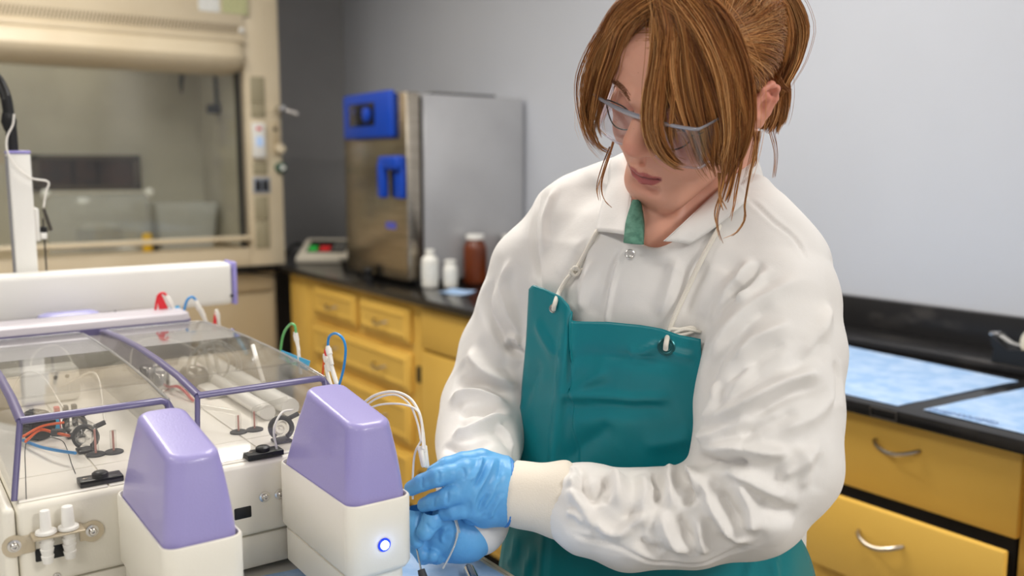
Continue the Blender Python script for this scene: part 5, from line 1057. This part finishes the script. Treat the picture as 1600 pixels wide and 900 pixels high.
# lips
H_.chain([((-0.0245, 0.0880, -0.0585), 0.0026), ((-0.012, 0.0985, -0.0545), 0.0052), ((-0.004, 0.1020, -0.0530), 0.0052), ((0, 0.1018, -0.0538), 0.0050), ((0.004, 0.1020, -0.0530), 0.0052), ((0.012, 0.0985, -0.0545), 0.0052), ((0.0245, 0.0880, -0.0585), 0.0026)], 0.004)
H_.chain([((-0.0225, 0.0875, -0.0605), 0.0024), ((-0.011, 0.0960, -0.0655), 0.0060), ((0, 0.0985, -0.0670), 0.0068), ((0.011, 0.0960, -0.0655), 0.0060), ((0.0225, 0.0875, -0.0605), 0.0024)], 0.004)
H_.chain([((-0.0235, 0.0915, -0.0592), 0.0010), ((-0.012, 0.1040, -0.0596), 0.0015), ((0, 0.1075, -0.0600), 0.0018), ((0.012, 0.1040, -0.0596), 0.0015), ((0.0235, 0.0915, -0.0592), 0.0010)], 0.0025, op='sub')
H_.cone((-0.012, 0.0975, -0.0785), (0.012, 0.0975, -0.0785), 0.0035, 0.0035, 0.010, 'sub')
# ears
for s_ in (-1, 1):
    c_ = np.array([s_ * 0.0715, -0.010, -0.006])
    rim = [(c_ + [s_ * 0.004, 0.010, -0.002], 0.0030), (c_ + [s_ * 0.006, 0.011, 0.016], 0.0034), (c_ + [s_ * 0.010, 0.004, 0.029], 0.0036), (c_ + [s_ * 0.013, -0.009, 0.030], 0.0036), (c_ + [s_ * 0.015, -0.018, 0.020], 0.0036), (c_ + [s_ * 0.014, -0.019, 0.006], 0.0034), (c_ + [s_ * 0.010, -0.012, -0.010], 0.0036), (c_ + [s_ * 0.005, -0.003, -0.022], 0.0048), (c_ + [s_ * 0.002, 0.004, -0.020], 0.0046)]
    H_.chain(rim, 0.004); H_.ell(c_ + [s_ * 0.006, -0.006, 0.006], (0.0045, 0.017, 0.024), 0.005); H_.ell(c_ + [s_ * 0.0120, -0.001, 0.000], (0.0075, 0.0090, 0.0120), 0.003, op='sub'); H_.chain([(c_ + [s_ * 0.0125, -0.002, 0.020], 0.0022), (c_ + [s_ * 0.0150, -0.012, 0.022], 0.0022), (c_ + [s_ * 0.0160, -0.0155, 0.010], 0.0020)], 0.002, op='sub')
    H_.chain([(c_ + [s_ * 0.010, -0.004, 0.020], 0.0024), (c_ + [s_ * 0.011, -0.011, 0.010], 0.0024), (c_ + [s_ * 0.008, -0.008, -0.006], 0.0024)], 0.003); H_.ell(c_ + [s_ * 0.005, 0.010, 0.0], (0.004, 0.004, 0.006), 0.003)
# neck and upper chest, reaching down inside the collar
nk = [hL(PX(1110, 215, 1.10)), hL(PX(1086, 290, 1.122)), hL(PX(1066, 345, 1.125))]
H_.chain([(nk[0], 0.058), (nk[1], 0.056), (nk[2], 0.060)], 0.02)
ch = [hL(PX(1020, 372, 1.075)), hL(PX(1110, 360, 1.09))]; H_.cone(ch[0], ch[1], 0.040, 0.045, 0.03)
HV, HQ = H_.mesh(); HV = relax(HV, HQ, 2, 0.4)
# skin tint by anatomy
def near(c, r): return np.exp(-((np.linalg.norm((HV - np.array(c)) / np.array(r), axis=1)) ** 2))
skin = np.tile(np.array(srgb(224, 166, 142)), (len(HV), 1))
def blend(w, c):
    global skin
    skin = skin * (1 - w[:, None]) + np.array(srgb(*c)) * w[:, None]
for s_ in (-1, 1): blend(0.40 * near((s_ * 0.040, 0.085, -0.022), (0.024, 0.03, 0.022)), (222, 134, 116)); blend(0.55 * near((s_ * 0.086, -0.014, 0.012), (0.012, 0.03, 0.034)), (226, 128, 110))
blend(0.50 * near((0, 0.118, -0.010), (0.018, 0.02, 0.014)), (218, 128, 108)); blend(0.25 * near((0, 0.095, -0.09), (0.02, 0.03, 0.016)), (220, 140, 122))
ax_ = np.abs(HV[:, 0]); yv, zv = HV[:, 1], HV[:, 2]
zu = -0.0515 + 0.0025 * np.cos(np.clip(ax_ / 0.006, 0, math.pi)) * 0 + np.where(ax_ < 0.005, 0.0016 * (ax_ / 0.005) , 0.0016 * (1 - (ax_ - 0.005) / 0.02)) - 0.30 * np.maximum(ax_ - 0.008, 0) * 0.9
zl = -0.0735 + 0.0135 * (ax_ / 0.0245) ** 2
lip = np.clip((zu - zv) / 0.0016 + 0.5, 0, 1) * np.clip((zv - zl) / 0.0020 + 0.5, 0, 1) * np.clip((0.0245 - ax_) / 0.002, 0, 1) * (yv > 0.08)
blend(0.9 * lip, (172, 82, 82)); blend(0.8 * np.exp(-((zv + 0.0598) / 0.0012) ** 2) * (ax_ < 0.0235) * (yv > 0.085), (92, 40, 42))
for s_ in (-1, 1):
    t = (s_ * HV[:, 0] - 0.017) / 0.030; zl_ = 0.0125 - 0.0032 * np.sin(np.clip(t, 0, 1) * math.pi); blend(0.8 * np.exp(-((zv - zl_ + 0.0004) / 0.0013) ** 2) * (t > -0.02) * (t < 1.03) * (yv > 0.07), (70, 44, 36))
body = vmesh('body', hW(HV), HQ, m_skin, PER, colors=skin)
# visible strip of the green shirt inside the collar
sh = [[PX(988, 312, 1.045), PX(978, 345, 1.030), PX(974, 378, 1.005)], [PX(994, 312, 1.040), PX(992, 345, 1.024), PX(988, 380, 0.999)], [PX(1000, 312, 1.044), PX(1003, 345, 1.022), PX(1003, 381, 0.996)], [PX(1002, 314, 1.056), PX(1007, 348, 1.034), PX(1006, 382, 1.004)]]
sh = np.array([spline(r, 12) for r in sh]); shirt = grid_mesh('shirt', sh, m_shirt, PER, 0.0015)
# lashes and brow hairs are fine strands
def strands(paths, radii, cols):
    """many polylines (all k points) -> one triangular-tube mesh; returns V, Q, colours"""
    P = np.asarray(paths, float); n, k = P.shape[:2]; T = np.gradient(P, axis=1); T /= np.linalg.norm(T, axis=2)[..., None] + 1e-12
    ref = np.array([0.31, 0.52, 0.80]); N = np.cross(T, ref); N /= np.linalg.norm(N, axis=2)[..., None] + 1e-9; B = np.cross(T, N)
    ang = np.array([0, 2.094, 4.189]); rr = np.asarray(radii)
    V = P[:, :, None, :] + rr[:, :, None, None] * (np.cos(ang)[None, None, :, None] * N[:, :, None, :] + np.sin(ang)[None, None, :, None] * B[:, :, None, :])
    i = np.arange(n * k * 3).reshape(n, k, 3); a, b = i[:, :-1, :], i[:, 1:, :]
    Q = np.stack([a, np.roll(a, -1, 2), np.roll(b, -1, 2), b], -1).reshape(-1, 4)
    C = np.repeat(np.asarray(cols), k * 3, 0) if np.asarray(cols).ndim == 2 else None
    return V.reshape(-1, 3), Q, C
HN = vnormals(HV, HQ)
def on_face(p):
    k = np.argmin(((HV - p) ** 2 * np.array([1, 0.15, 1])).sum(1) + (HV[:, 1] < 0.04) * 9); return HV[k], HN[k]
bp_, rb_, cb_ = [], [], []; r5 = np.random.default_rng(5)
for s_ in (-1, 1):
    for i in range(170):
        t = r5.uniform(0, 1); x = 0.012 + 0.036 * t; z = 0.0385 + 0.006 * math.sin(t * 2.2) - 0.004 * t * t + r5.normal() * 0.0016 * (1 - 0.5 * t); p, n_ = on_face(np.array([s_ * x, 0.09, z]))
        d = np.array([s_ * (0.6 + 0.4 * t), -0.2, 0.5 - 0.6 * t]); d /= np.linalg.norm(d); L = 0.006
        bp_.append([hW(p + n_ * 0.0002), hW(p + d * L * .5 + n_ * 0.0007), hW(p + d * L + n_ * 0.0004)]); rb_.append([0.00025, 0.0002, 0.00008]); cb_.append(srgb(118, 76, 46))
V_, Q_, C_ = strands(bp_, rb_, cb_); o_ = vmesh('eyebrows', V_, Q_, m_hair, body, C_)

# ------------------------------------------------------------------ hair
# scalp: an offset shell of the skull behind the hairline
HAIR0 = srgb(150, 92, 44)
class Hair:
    def __init__(s): s.P = []; s.R = []; s.C = []
hr = Hair(); rh = np.random.default_rng(11); KP = 18
PAL = [srgb(*c) for c in ((174, 114, 60), (194, 138, 80), (148, 92, 48), (212, 160, 104), (122, 74, 38), (182, 122, 66), (162, 104, 55), (202, 146, 90))]
def lock(pts, n, r0, r1, rm=None, wav=0.0012, rad=0.0003, depth_flat=0.6, lenvar=0.12, pal=PAL):
    """strands round one guide (world points), gathered into sub-locks: radius r0 at the root, rm in the middle, r1 at the tip"""
    g = spline(pts, 60); L = np.r_[0, np.cumsum(np.linalg.norm(np.diff(g, axis=0), axis=1))]; t = np.linspace(0, 1, KP)
    rm = (r0 + r1) / 2 * 1.15 if rm is None else rm
    prof = np.interp(t, [0, 0.5, 1], [r0, rm, r1]); n = int(n * 1.7); m = max(3, n // 26); subs = []
    for _ in range(m): a = rh.uniform(0, 2 * math.pi); q = math.sqrt(rh.uniform(0, 1)); subs.append((q * math.cos(a), q * math.sin(a), rh.uniform(0, 6.28), rh.normal() * wav * 1.1, rh.normal() * wav * 1.3, rh.uniform(0.5, 1.3), rh.uniform(0.82, 1.16), rh.integers(len(pal)), 1 - abs(rh.normal()) * lenvar))
    for i in range(n):
        sx, sy__, ph, w1, w2, fr, sb, pc, sl_ = subs[rh.integers(m)]
        tend = min(1.0, max(0.35, sl_ - abs(rh.normal()) * lenvar * 0.35)); tk = np.linspace(0, tend, KP) * L[-1]
        c = np.stack([np.interp(tk, L, g[:, i_]) for i_ in range(3)], 1); T = np.gradient(c, axis=0); T /= np.linalg.norm(T, axis=1)[:, None] + 1e-9
        vw = CAM - c; vw /= np.linalg.norm(vw, axis=1)[:, None]; sd = np.cross(T, vw); sd /= np.linalg.norm(sd, axis=1)[:, None] + 1e-9; fw = np.cross(sd, T)
        pr = np.interp(tk / L[-1], t, prof); cl = np.interp(t, [0, 0.35, 1], [0.5, 0.27, 0.20]); a = rh.uniform(0, 6.28); q = math.sqrt(rh.uniform(0, 1))
        stray = 1.0 if rh.uniform() > 0.06 else 2.6
        off = sd * (pr * (sx + q * math.cos(a) * cl * stray) + w1 * np.sin(fr * 2 * math.pi * t + ph) * t)[:, None] + fw * (pr * depth_flat * (sy__ + q * math.sin(a) * cl * stray) + w2 * np.sin(fr * 4 * t + ph * 2) * t)[:, None]
        hr.P.append(c + off); s_ = rh.uniform(0.75, 1.2); hr.R.append(rad * s_ * np.r_[0.8, np.ones(KP - 4), 0.85, 0.6, 0.25]); b = 1.03 * sb * rh.uniform(0.84, 1.18)
        hr.C.append(np.array(pal[pc if rh.uniform() < 0.6 else rh.integers(len(pal))]) * b)
def PL(*a): return [PX(p[0], p[1], p[2] + 0.014) for p in a]
# skull-hugging hair swept from the hairline to the tie at the back
tie = np.array([0.006, -0.088, 0.062])
def skull(d, off):   # point on an inflated skull in direction d (head frame)
    c = np.array([0, -0.012, 0.050]); d = d / np.linalg.norm(d); r = 1 / math.sqrt((d[0] / 0.0735) ** 2 + (d[1] / 0.094) ** 2 + (d[2] / 0.078) ** 2); return c + d * (r + off)
def swept(h, n, spread, off0=0.004, off1=0.010, sag=0.0, rad=0.0003):
    c = np.array([0, -0.012, 0.050]); a = np.asarray(h) - c; b = tie - c
    for _ in range(int(n * 1.7)):
        a_ = a + rh.normal(size=3) * spread; b_ = b + rh.normal(size=3) * 0.006; pts = []; lift = rh.uniform(0, 1); w = rh.normal() * 0.05; ph = rh.uniform(0, 6)
        for t in np.linspace(0, 1, KP):
            d = a_ / np.linalg.norm(a_) * (1 - t) + b_ / np.linalg.norm(b_) * t; d = d + np.array([0.0, 0, -sag * math.sin(math.pi * t)]) + np.cross(d, b_ - a_) * w * 8 * math.sin(math.pi * t + 0.2 * math.sin(ph))
            pts.append(hW(skull(d, off0 + (off1 - off0) * t + 0.006 * lift * math.sin(math.pi * t))))
        hr.P.append(np.array(pts)); s_ = rh.uniform(0.75, 1.2); hr.R.append(rad * s_ * np.r_[0.8, np.ones(KP - 3), 0.9, 0.7]); b = rh.uniform(0.8, 1.2); hr.C.append(np.array(PAL[rh.integers(len(PAL))]) * b * np.array([1.06, 1.08, 1.12]))
for h, n in (((0.060, 0.045, 0.085), 150), ((0.070, 0.030, 0.068), 160), ((0.076, 0.012, 0.050), 170), ((0.078, -0.002, 0.036), 160), ((0.077, -0.020, 0.030), 130), ((0.074, -0.036, 0.010), 130), ((0.066, -0.052, -0.012), 130), ((0.05, -0.07, -0.03), 120), ((0.048, 0.055, 0.100), 150), ((0.036, 0.056, 0.112), 160), ((0.020, 0.058, 0.118), 160), ((0.005, 0.056, 0.120), 150),
             ((-0.012, 0.056, 0.118), 120), ((-0.030, 0.054, 0.112), 110), ((-0.05, 0.048, 0.098), 100), ((-0.066, 0.03, 0.075), 90), ((-0.075, 0.0, 0.05), 80), ((-0.07, -0.04, 0.0), 80), ((-0.03, -0.08, -0.02), 90), ((0.02, -0.085, -0.03), 100)):
    swept(h, n, 0.009)
for h in ((0.0, 0.02, 0.13), (0.03, 0.012, 0.126), (-0.03, 0.012, 0.126), (0.048, 0.02, 0.112), (0.015, 0.035, 0.128), (0.035, 0.035, 0.12), (0.0, -0.03, 0.13), (0.03, -0.03, 0.125)): swept(h, 110, 0.010)
# ponytail
tw = hW(tie)
lock([tw, PX(1205, 2, 1.00), PX(1226, 6, 1.005), PX(1238, 46, 1.01), PX(1235, 88, 1.015), PX(1222, 124, 1.02), PX(1208, 158, 1.02)], 620, 0.007, 0.006, 0.017, 0.0016, lenvar=0.10)
lock([tw, PX(1200, 16, 0.985), PX(1214, 38, 0.985), PX(1216, 86, 0.99), PX(1206, 136, 0.995)], 320, 0.006, 0.008, 0.012, 0.0016)
lock([hW((0.055, -0.070, 0.015)), PX(1212, 120, 1.03), PX(1211, 165, 1.03), PX(1200, 206, 1.02)], 520, 0.010, 0.012, 0.014, 0.0018, lenvar=0.08)
lock([hW((0.06, -0.06, 0.0)), PX(1206, 140, 1.03), PX(1203, 175, 1.02), PX(1190, 206, 1.015)], 260, 0.008, 0.010, 0.010, 0.0018, lenvar=0.08)
lock([hW((0.045, -0.07, 0.0)), PX(1218, 118, 0.99), PX(1232, 130, 0.99), PX(1246, 142, 0.99)], 40, 0.005, 0.008, 0.006, 0.003)
tp = [hW(tie + np.array([0, -0.004, 0])) + 0.0135 * (math.cos(a) * HR[:, 0] + math.sin(a) * (HR[:, 2] * 0.9 + HR[:, 1] * 0.4)) for a in np.linspace(0, 2 * math.pi, 24, endpoint=False)]
# bangs falling forward from the parting
B_ = [  # far (picture left) curtain
 ([(1032, -8, .905), (1000, 8, .905), (965, 40, .925), (948, 85, .955), (932, 135, .975), (923, 180, .985), (919, 215, .985)], 300, .012, .006, .012),
 ([(1025, -6, .905), (985, 20, .912), (962, 62, .94), (946, 108, .965), (936, 150, .985), (926, 190, .99), (934, 222, .99)], 260, .012, .006, .012),
 ([(1018, 0, .908), (985, 36, .922), (962, 78, .95), (955, 115, .975), (946, 140, .985), (930, 160, .99)], 200, .012, .008, .010),
 ([(1030, -8, .900), (975, 14, .915), (946, 60, .95), (926, 120, .975), (917, 170, .985), (925, 215, .985), (948, 245, .985)], 90, .010, .004, .008),
 # near curtain over her left lens
 ([(1036, -6, .898), (1040, 40, .893), (1034, 95, .898), (1026, 150, .905), (1022, 195, .915), (1030, 232, .925), (1052, 256, .935), (1072, 262, .938)], 300, .010, .0045, .011),
 ([(1040, -6, .896), (1050, 45, .890), (1044, 100, .895), (1036, 160, .905), (1037, 205, .915), (1052, 240, .928), (1072, 260, .935)], 220, .010, .005, .011),
 ([(1046, -6, .895), (1066, 45, .888), (1076, 100, .893), (1086, 155, .905), (1098, 205, .92), (1110, 245, .935), (1126, 270, .945)], 300, .012, .006, .012),
 ([(1050, -8, .895), (1085, 40, .888), (1100, 95, .893), (1108, 150, .905), (1118, 200, .92), (1124, 245, .935), (1132, 285, .945)], 330, .012, .006, .015),
 ([(1056, -10, .895), (1105, 35, .888), (1128, 90, .893), (1140, 150, .903), (1146, 200, .915), (1144, 245, .93), (1136, 290, .945)], 330, .012, .006, .015),
 ([(1060, -12, .896), (1120, 30, .890), (1148, 85, .895), (1162, 140, .905), (1166, 190, .915), (1156, 235, .93), (1140, 275, .945)], 280, .012, .005, .013),
 ([(1044, -6, .895), (1058, 50, .888), (1058, 110, .892), (1068, 165, .905), (1086, 215, .92), (1100, 252, .935)], 130, .012, .004, .011),
 ([(1052, -8, .893), (1092, 50, .885), (1118, 110, .89), (1130, 170, .90), (1132, 220, .92), (1120, 262, .938)], 240, .014, .006, .014),
 ([(1034, -4, .900), (1028, 40, .895), (1034, 85, .90), (1036, 130, .905), (1038, 180, .912)], 160, .006, .004, .006),
 ([(1040, -6, .893), (1075, 20, .888), (1110, 70, .888), (1132, 120, .895), (1152, 180, .908), (1160, 225, .925)], 180, .014, .008, .016),
]
for pts, n, a, b, c in B_: lock(PL(*pts), int(n * 1.0), a, b, c, 0.0024, 0.0003, 0.45)
# thin loose wisps
W_ = [([(958, 222, .99), (950, 250, .985), (940, 285, .98), (943, 310, .975), (956, 326, .972)], 26, .002, .0005, .0012), ([(955, 230, .99), (942, 262, .985), (934, 292, .98), (938, 315, .975)], 8, .002, .001, .002),
 ([(1176, 195, .93), (1180, 230, .935), (1172, 275, .945), (1164, 320, .955), (1164, 342, .955), (1150, 364, .95), (1128, 374, .945)], 30, .002, .0006, .0014), ([(1140, 260, .94), (1130, 300, .945), (1121, 335, .945), (1122, 360, .942), (1130, 382, .94)], 30, .004, .0006, .002),
 ([(1160, 220, .93), (1156, 265, .94), (1148, 310, .95), (1138, 350, .95)], 22, .003, .001, .002), ([(1190, 205, .96), (1186, 235, .965), (1178, 265, .97)], 18, .004, .002, .003), ([(1150, 230, .93), (1145, 280, .94), (1133, 320, .945)], 26, .004, .002, .003), ([(1128, 270, .945), (1126, 305, .945), (1133, 330, .945)], 20, .004, .002, .002),
 ([(1205, 205, .98), (1212, 240, .98), (1208, 280, .98)], 5, .003, .003, .003), ([(918, 175, .985), (935, 225, .985), (958, 240, .985)], 14, .004, .002, .003), ([(1020, -6, .90), (968, 30, .92), (930, 80, .955), (918, 125, .975)], 20, .010, .012, .012), ([(1100, 0, .89), (1180, 60, .92), (1225, 130, .96)], 14, .010, .012, .012), ([(1010, -4, .90), (955, 34, .93), (915, 100, .96), (905, 150, .98), (915, 205, .985), (940, 240, .985)], 24, .010, .010, .012)]
for pts, n, a, b, c in B_:                                    # stray hairs standing off each curtain
    W_.append((pts, 7, a * 1.2, b * 3.5, c * 2.2))
for pts, n, a, b, c in W_: lock(PL(*pts), n, a, b, c, 0.0010, 0.0003, 0.6, 0.05)
V_, Q_, C_ = strands(hr.P, hr.R, hr.C); hair = vmesh('hair', V_, Q_, m_hair, PER, C_)
# scalp under the strands, so that the skull never shows through
F4 = Field((-0.10, -0.125, -0.06), (0.10, 0.10, 0.155), 0.0024); F4.ell((0, -0.012, 0.050), (0.0775, 0.098, 0.082), 0.0)
F4.fn(lambda X, Y, Z: np.maximum((Y * 0.85 - (Z - 0.100) * 0.9 - 0.036), -(0.3 + 0 * X)) * -1 + 0.0, (-.2, -.2, -.2), (.2, .2, .2), 0.008, 'sub') if False else None
X4, Y4, Z4 = F4.ax[0][:, None, None], F4.ax[1][None, :, None], F4.ax[2][None, None, :]
front_cut = (Y4 - 0.040) * 0.80 - (Z4 - 0.098) * 0.60 + 0 * X4          # forehead stays bare below the hairline
side_cut = np.where(Y4 > -0.025, (0.030 - Z4) + 0 * X4, (-0.035 - Z4) + 0 * X4)
F4.D = np.maximum(F4.D, np.maximum(front_cut, side_cut)).astype(np.float32)
V_, Q_ = F4.mesh(); V_ = relax(V_, Q_, 4); vmesh('scalp_hair', hW(V_), Q_, m_hair, hair, np.tile(np.array(srgb(140, 88, 46)), (len(V_), 1)))
kid('hair_tie', G().tube(tp, 0.0035, 8, closed=True), m_blackp, hair)

# ------------------------------------------------------------------ safety goggles over thin-rimmed spectacles
m_lens = clear_mat('goggle_lens', (0.955, 0.945, 0.975), 1.5, 0.03, 0.03)
m_clearf = clear_mat('clear_frame', (0.90, 0.88, 0.93), 1.6, 0.06, 0.16)
m_bar = mat('grey_brow_bar', srgb(168, 168, 178), 0.16, 0.55, bump=(90, .02))
def gpt(s, z, off=0.0):   # s: -1..1 round the front and back along the side shields; z: head-frame height
    a = abs(s); tuck = 0.007 * min(1.0, max(0.0, (0.030 - z) / 0.056))
    if a < 0.74: x = 0.0705 * a / 0.74; y = 0.1095 - 2.2 * x * x
    else: t = (a - 0.74) / 0.26; x = 0.0705 + 0.0085 * math.sin(t * math.pi / 2); y = 0.09856 - 0.050 * t ** 1.15
    nx = min(1.0, max(0.0, (a - 0.55) / 0.3)); return np.array([math.copysign(x + off * nx, s), y - tuck + off * (1 - nx), z])
PH = 1.0; phs = np.linspace(-PH, PH, 81)
def ztop(s): return 0.0275 + 0.0055 * s - 0.004 * max(0.0, abs(s) - 0.74)
def zbot(s):
    a = abs(s); notch = 0.030 * math.exp(-(a / 0.17) ** 2); return -0.029 + 0.004 * s + notch + 0.012 * max(0.0, (a - 0.55) / 0.45) ** 2
rows = [[hW(gpt(p, zbot(p) + (ztop(p) - zbot(p)) * t)) for p in phs] for t in np.linspace(0, 1, 14)]
lens = grid_mesh('safety_goggles', np.array(rows), m_lens, PER, 0.0018, label='clear wraparound goggles with grey brow bar')
def gk(name, g, m, label=None): return kid(name, g, m, lens, label)
e_ = [hW(gpt(p, ztop(p), 0.0005)) for p in np.linspace(-PH, PH, 50)]
g = G(); rings = []
for i, p in enumerate(np.linspace(-PH, PH, 50)):
    c = hW(gpt(p, ztop(p), 0.0012)); o1 = HR[:, 1]; k_ = 0.0030 * (0.55 + 0.55 * math.exp(-(p / 0.45) ** 2))
    rings.append([c + o1 * 0.0020 * math.cos(a) + HR[:, 2] * k_ * math.sin(a) for a in np.linspace(0, 2 * math.pi, 10, endpoint=False)])
gk('brow_bar', g.loft(rings), m_bar)
gk('lower_rim', G().tube([hW(gpt(p, zbot(p), 0.0004)) for p in np.linspace(-PH, PH, 70)], 0.0013, 8), m_clearf)
for s_ in (-1, 1):
    p = s_ * PH; a = gpt(p, 0.018); pts = [hW(a), hW((s_ * 0.080, 0.024, 0.026)), hW((s_ * 0.0785, 0.0, 0.031)), hW((s_ * 0.0765, -0.014, 0.031)), hW((s_ * 0.0735, -0.030, 0.020))]
    c = spline(pts, 30); rings = []
    for i, q in enumerate(c):
        hgt = np.interp(i / (len(c) - 1), [0, 0.25, 0.6, 1], [0.010, 0.008, 0.004, 0.003]); rings.append([q + HR[:, 0] * 0.0014 * math.cos(t) + HR[:, 2] * hgt * math.sin(t) for t in np.linspace(0, 2 * math.pi, 10, endpoint=False)])
    gk('temple', G().loft(rings), m_clearf)
    sp_pts = [hW((s_ * (0.033 + 0.0235 * math.cos(t) * (1 + 0.08 * math.sin(t))), 0.1005 - 0.010 * max(0, math.cos(t)) ** 2, 0.008 + 0.0165 * math.sin(t))) for t in np.linspace(0, 2 * math.pi, 40, endpoint=False)]
    gk('spectacle_rim', G().tube(sp_pts, 0.0008, 6, closed=True), m_blackp, 'thin dark spectacle rim under the goggles')
    gk('spectacle_arm', G().tube(spline([hW((s_ * 0.057, 0.092, 0.012)), hW((s_ * 0.070, 0.075, 0.018)), hW((s_ * 0.0775, 0.02, 0.024)), hW((s_ * 0.078, -0.012, 0.026))], 20), 0.0010, 6), m_blackp)
gk('spectacle_bridge', G().tube(spline([hW((-0.010, 0.101, 0.010)), hW((0, 0.1065, 0.013)), hW((0.010, 0.101, 0.010))], 10), 0.0010, 6), m_blackp)
gk('nose_piece', G().tube(spline([hW((-0.012, 0.103, -0.010)), hW((-0.008, 0.109, 0.006)), hW((0, 0.1125, 0.012)), hW((0.008, 0.109, 0.006)), hW((0.012, 0.103, -0.010))], 16), 0.0022, 8), m_clearf)

# ------------------------------------------------------------------ gloved hands
def hand(name, build, label, bounds, h=0.0013, wr=None):
    lo, hi = bounds; f = Field(lo, hi, h); build(f); V, Q = f.mesh(); V = relax(V, Q, 2, 0.4); W = toW(V); return V, Q, W
def fin(f, pts, k=0.0022): f.chain([(VX(*p[:3]), p[3]) for p in pts], k, 0.004)
def cut(f, c, n): n = n / np.linalg.norm(n); f.fn(lambda X, Y, Z: -((X - c[0]) * n[0] + (Y - c[1]) * n[1] + (Z - c[2]) * n[2]), c - 0.2, c + 0.2, 0.002, 'sub')
def left_hand(f):
    wr = [(795, 742, .982), (796, 760, .975), (796, 778, .975), (795, 794, .982)]; mc = [(729, 737, .953), (734, 764, .945), (742, 792, .948), (757, 806, .962)]
    for a, b, r in zip(wr, mc, (.0150, .0160, .0150, .0135)): f.cone(VX(*a), VX(*b), 0.0185, r, 0.016)
    f.cone(VX(760, 765, .965), VX(780, 768, .972), 0.021, 0.023, 0.012)
    f.cone(VX(776, 768, .973), VX(800, 769, .975), 0.0330, 0.0385, 0.010); cut(f, VX(793, 769, .975), VX(803, 769.5, .976) - VX(793, 769, .975))
    fin(f, [(729, 738, .953, .0132), (702, 741, .945, .0108), (684, 745, .942, .0108), (660, 754, .948, .0095), (643, 763, .955, .0083)])
    fin(f, [(734, 764, .945, .0130), (712, 772, .938, .0108), (698, 777, .938, .0105), (676, 784, .945, .0092), (663, 789, .952, .0080)])
    fin(f, [(742, 792, .948, .0120), (722, 796, .942, .0098), (710, 798, .942, .0096), (696, 801, .948, .0084), (686, 803, .954, .0074)])
    fin(f, [(757, 806, .962, .0105), (736, 808, .966, .0085), (722, 806, .974, .0078), (712, 802, .982, .0066)])
    fin(f, [(785, 735, .990, .0170), (752, 722, .985, .0150), (724, 722, .978, .0115), (698, 728, .972, .0100), (678, 738, .968, .0085)])
def right_hand(f):
    w = (728, 836, .985)
    for b, r in (((688, 818, .968), .0150), ((682, 840, .972), .0150), ((680, 856, .978), .0140), ((690, 862, .986), .0125)): f.cone(VX(*w), VX(*b), 0.0220, r, 0.016)
    f.cone(VX(740, 818, .998), VX(722, 838, .982), 0.0385, 0.0270, 0.012)
    fin(f, [(688, 816, .972, .0125), (668, 800, .968, .0104), (652, 799, .962, .0100), (646, 822, .952, .0092), (651, 846, .944, .0080)])
    fin(f, [(712, 830, .970, .0160), (690, 808, .958, .0120), (676, 812, .948, .0116), (664, 832, .940, .0092)])
    fin(f, [(682, 842, .974, .0120), (662, 840, .968, .0100), (650, 852, .962, .0092), (658, 866, .956, .0080)])
    fin(f, [(684, 858, .980, .0112), (668, 864, .972, .0094), (662, 870, .964, .0085), (676, 868, .956, .0076)])
    cut(f, VX(737, 824, .9945), VX(745, 810, 1.003) - VX(734, 830, .990))
    fin(f, [(696, 864, .986, .0100), (682, 872, .978, .0082), (676, 875, .972, .0075), (686, 872, .964, .0066)])
GF = [([(775, 712), (760, 745), (742, 775), (738, 800)], 0.0035, 0.0016), ([(755, 712), (747, 735), (735, 755)], 0.003, 0.0018), ([(788, 735), (770, 770), (752, 800)], 0.0030, 0.0016), ([(788, 770), (772, 795), (765, 812)], 0.003, 0.0016), ([(782, 715), (780, 745), (774, 770)], 0.003, -0.0014), ([(765, 770), (752, 790), (748, 808)], 0.003, -0.0014),
      ([(760, 715), (752, 745), (740, 765)], 0.0025, -0.0014), ([(722, 728), (726, 740), (724, 752)], 0.002, -0.0012), ([(684, 734), (686, 745), (684, 757)], 0.0018, -0.0010), ([(698, 768), (700, 777), (698, 788)], 0.0018, -0.0010), ([(660, 745), (661, 754), (660, 764)], 0.0016, -0.0008), ([(678, 778), (679, 784), (678, 792)], 0.0016, -0.0008), ([(664, 818), (672, 826), (680, 830)], 0.002, -0.0010), ([(700, 822), (692, 834), (690, 850)], 0.0025, 0.0014)]
V_, Q_, W_l = hand('glove', left_hand, '', (VX(620, 830, .90) - [0.02, 0, 0.02], VX(815, 690, 1.04) + [0.02, 0, 0.02])); W_l, _ = apply_folds(W_l, Q_, GF)
gl = vmesh('glove', W_l, Q_, m_glove, PER, label='blue nitrile glove of the upper, nearer hand')
V_, Q_, W_r = hand('glove', right_hand, '', (VX(630, 895, .90) - [0.02, 0, 0.02], VX(765, 780, 1.04) + [0.02, 0, 0.02])); W_r, _ = apply_folds(W_r, Q_, GF[-2:])
gr_ = vmesh('glove', W_r, Q_, m_glove, PER, label='blue nitrile glove of the lower, farther hand')
def roll(c, ax, r1, r2, par):
    ax = ax / np.linalg.norm(ax); up = np.cross(ax, np.array([0.3, 0.4, 1.0])); up /= np.linalg.norm(up); sd = np.cross(ax, up)
    kid('rolled_edge', G().tube([c + r1 * math.cos(t) * up + r2 * math.sin(t) * sd + ax * 0.001 * math.sin(3 * t) for t in np.linspace(0, 2 * math.pi, 40, endpoint=False)], 0.0016, 8, closed=True), mat('glove_edge', srgb(56, 128, 200), 0.45, bump=(80, .1)), par)
roll(PX(792.5, 769, .975), PX(803, 769.5, .976) - PX(793, 769, .975), 0.0370, 0.0370, gl); roll(PX(736.6, 824.5, .9942), PX(745, 810, 1.003) - PX(734, 830, .990), 0.0366, 0.0366, gr_)
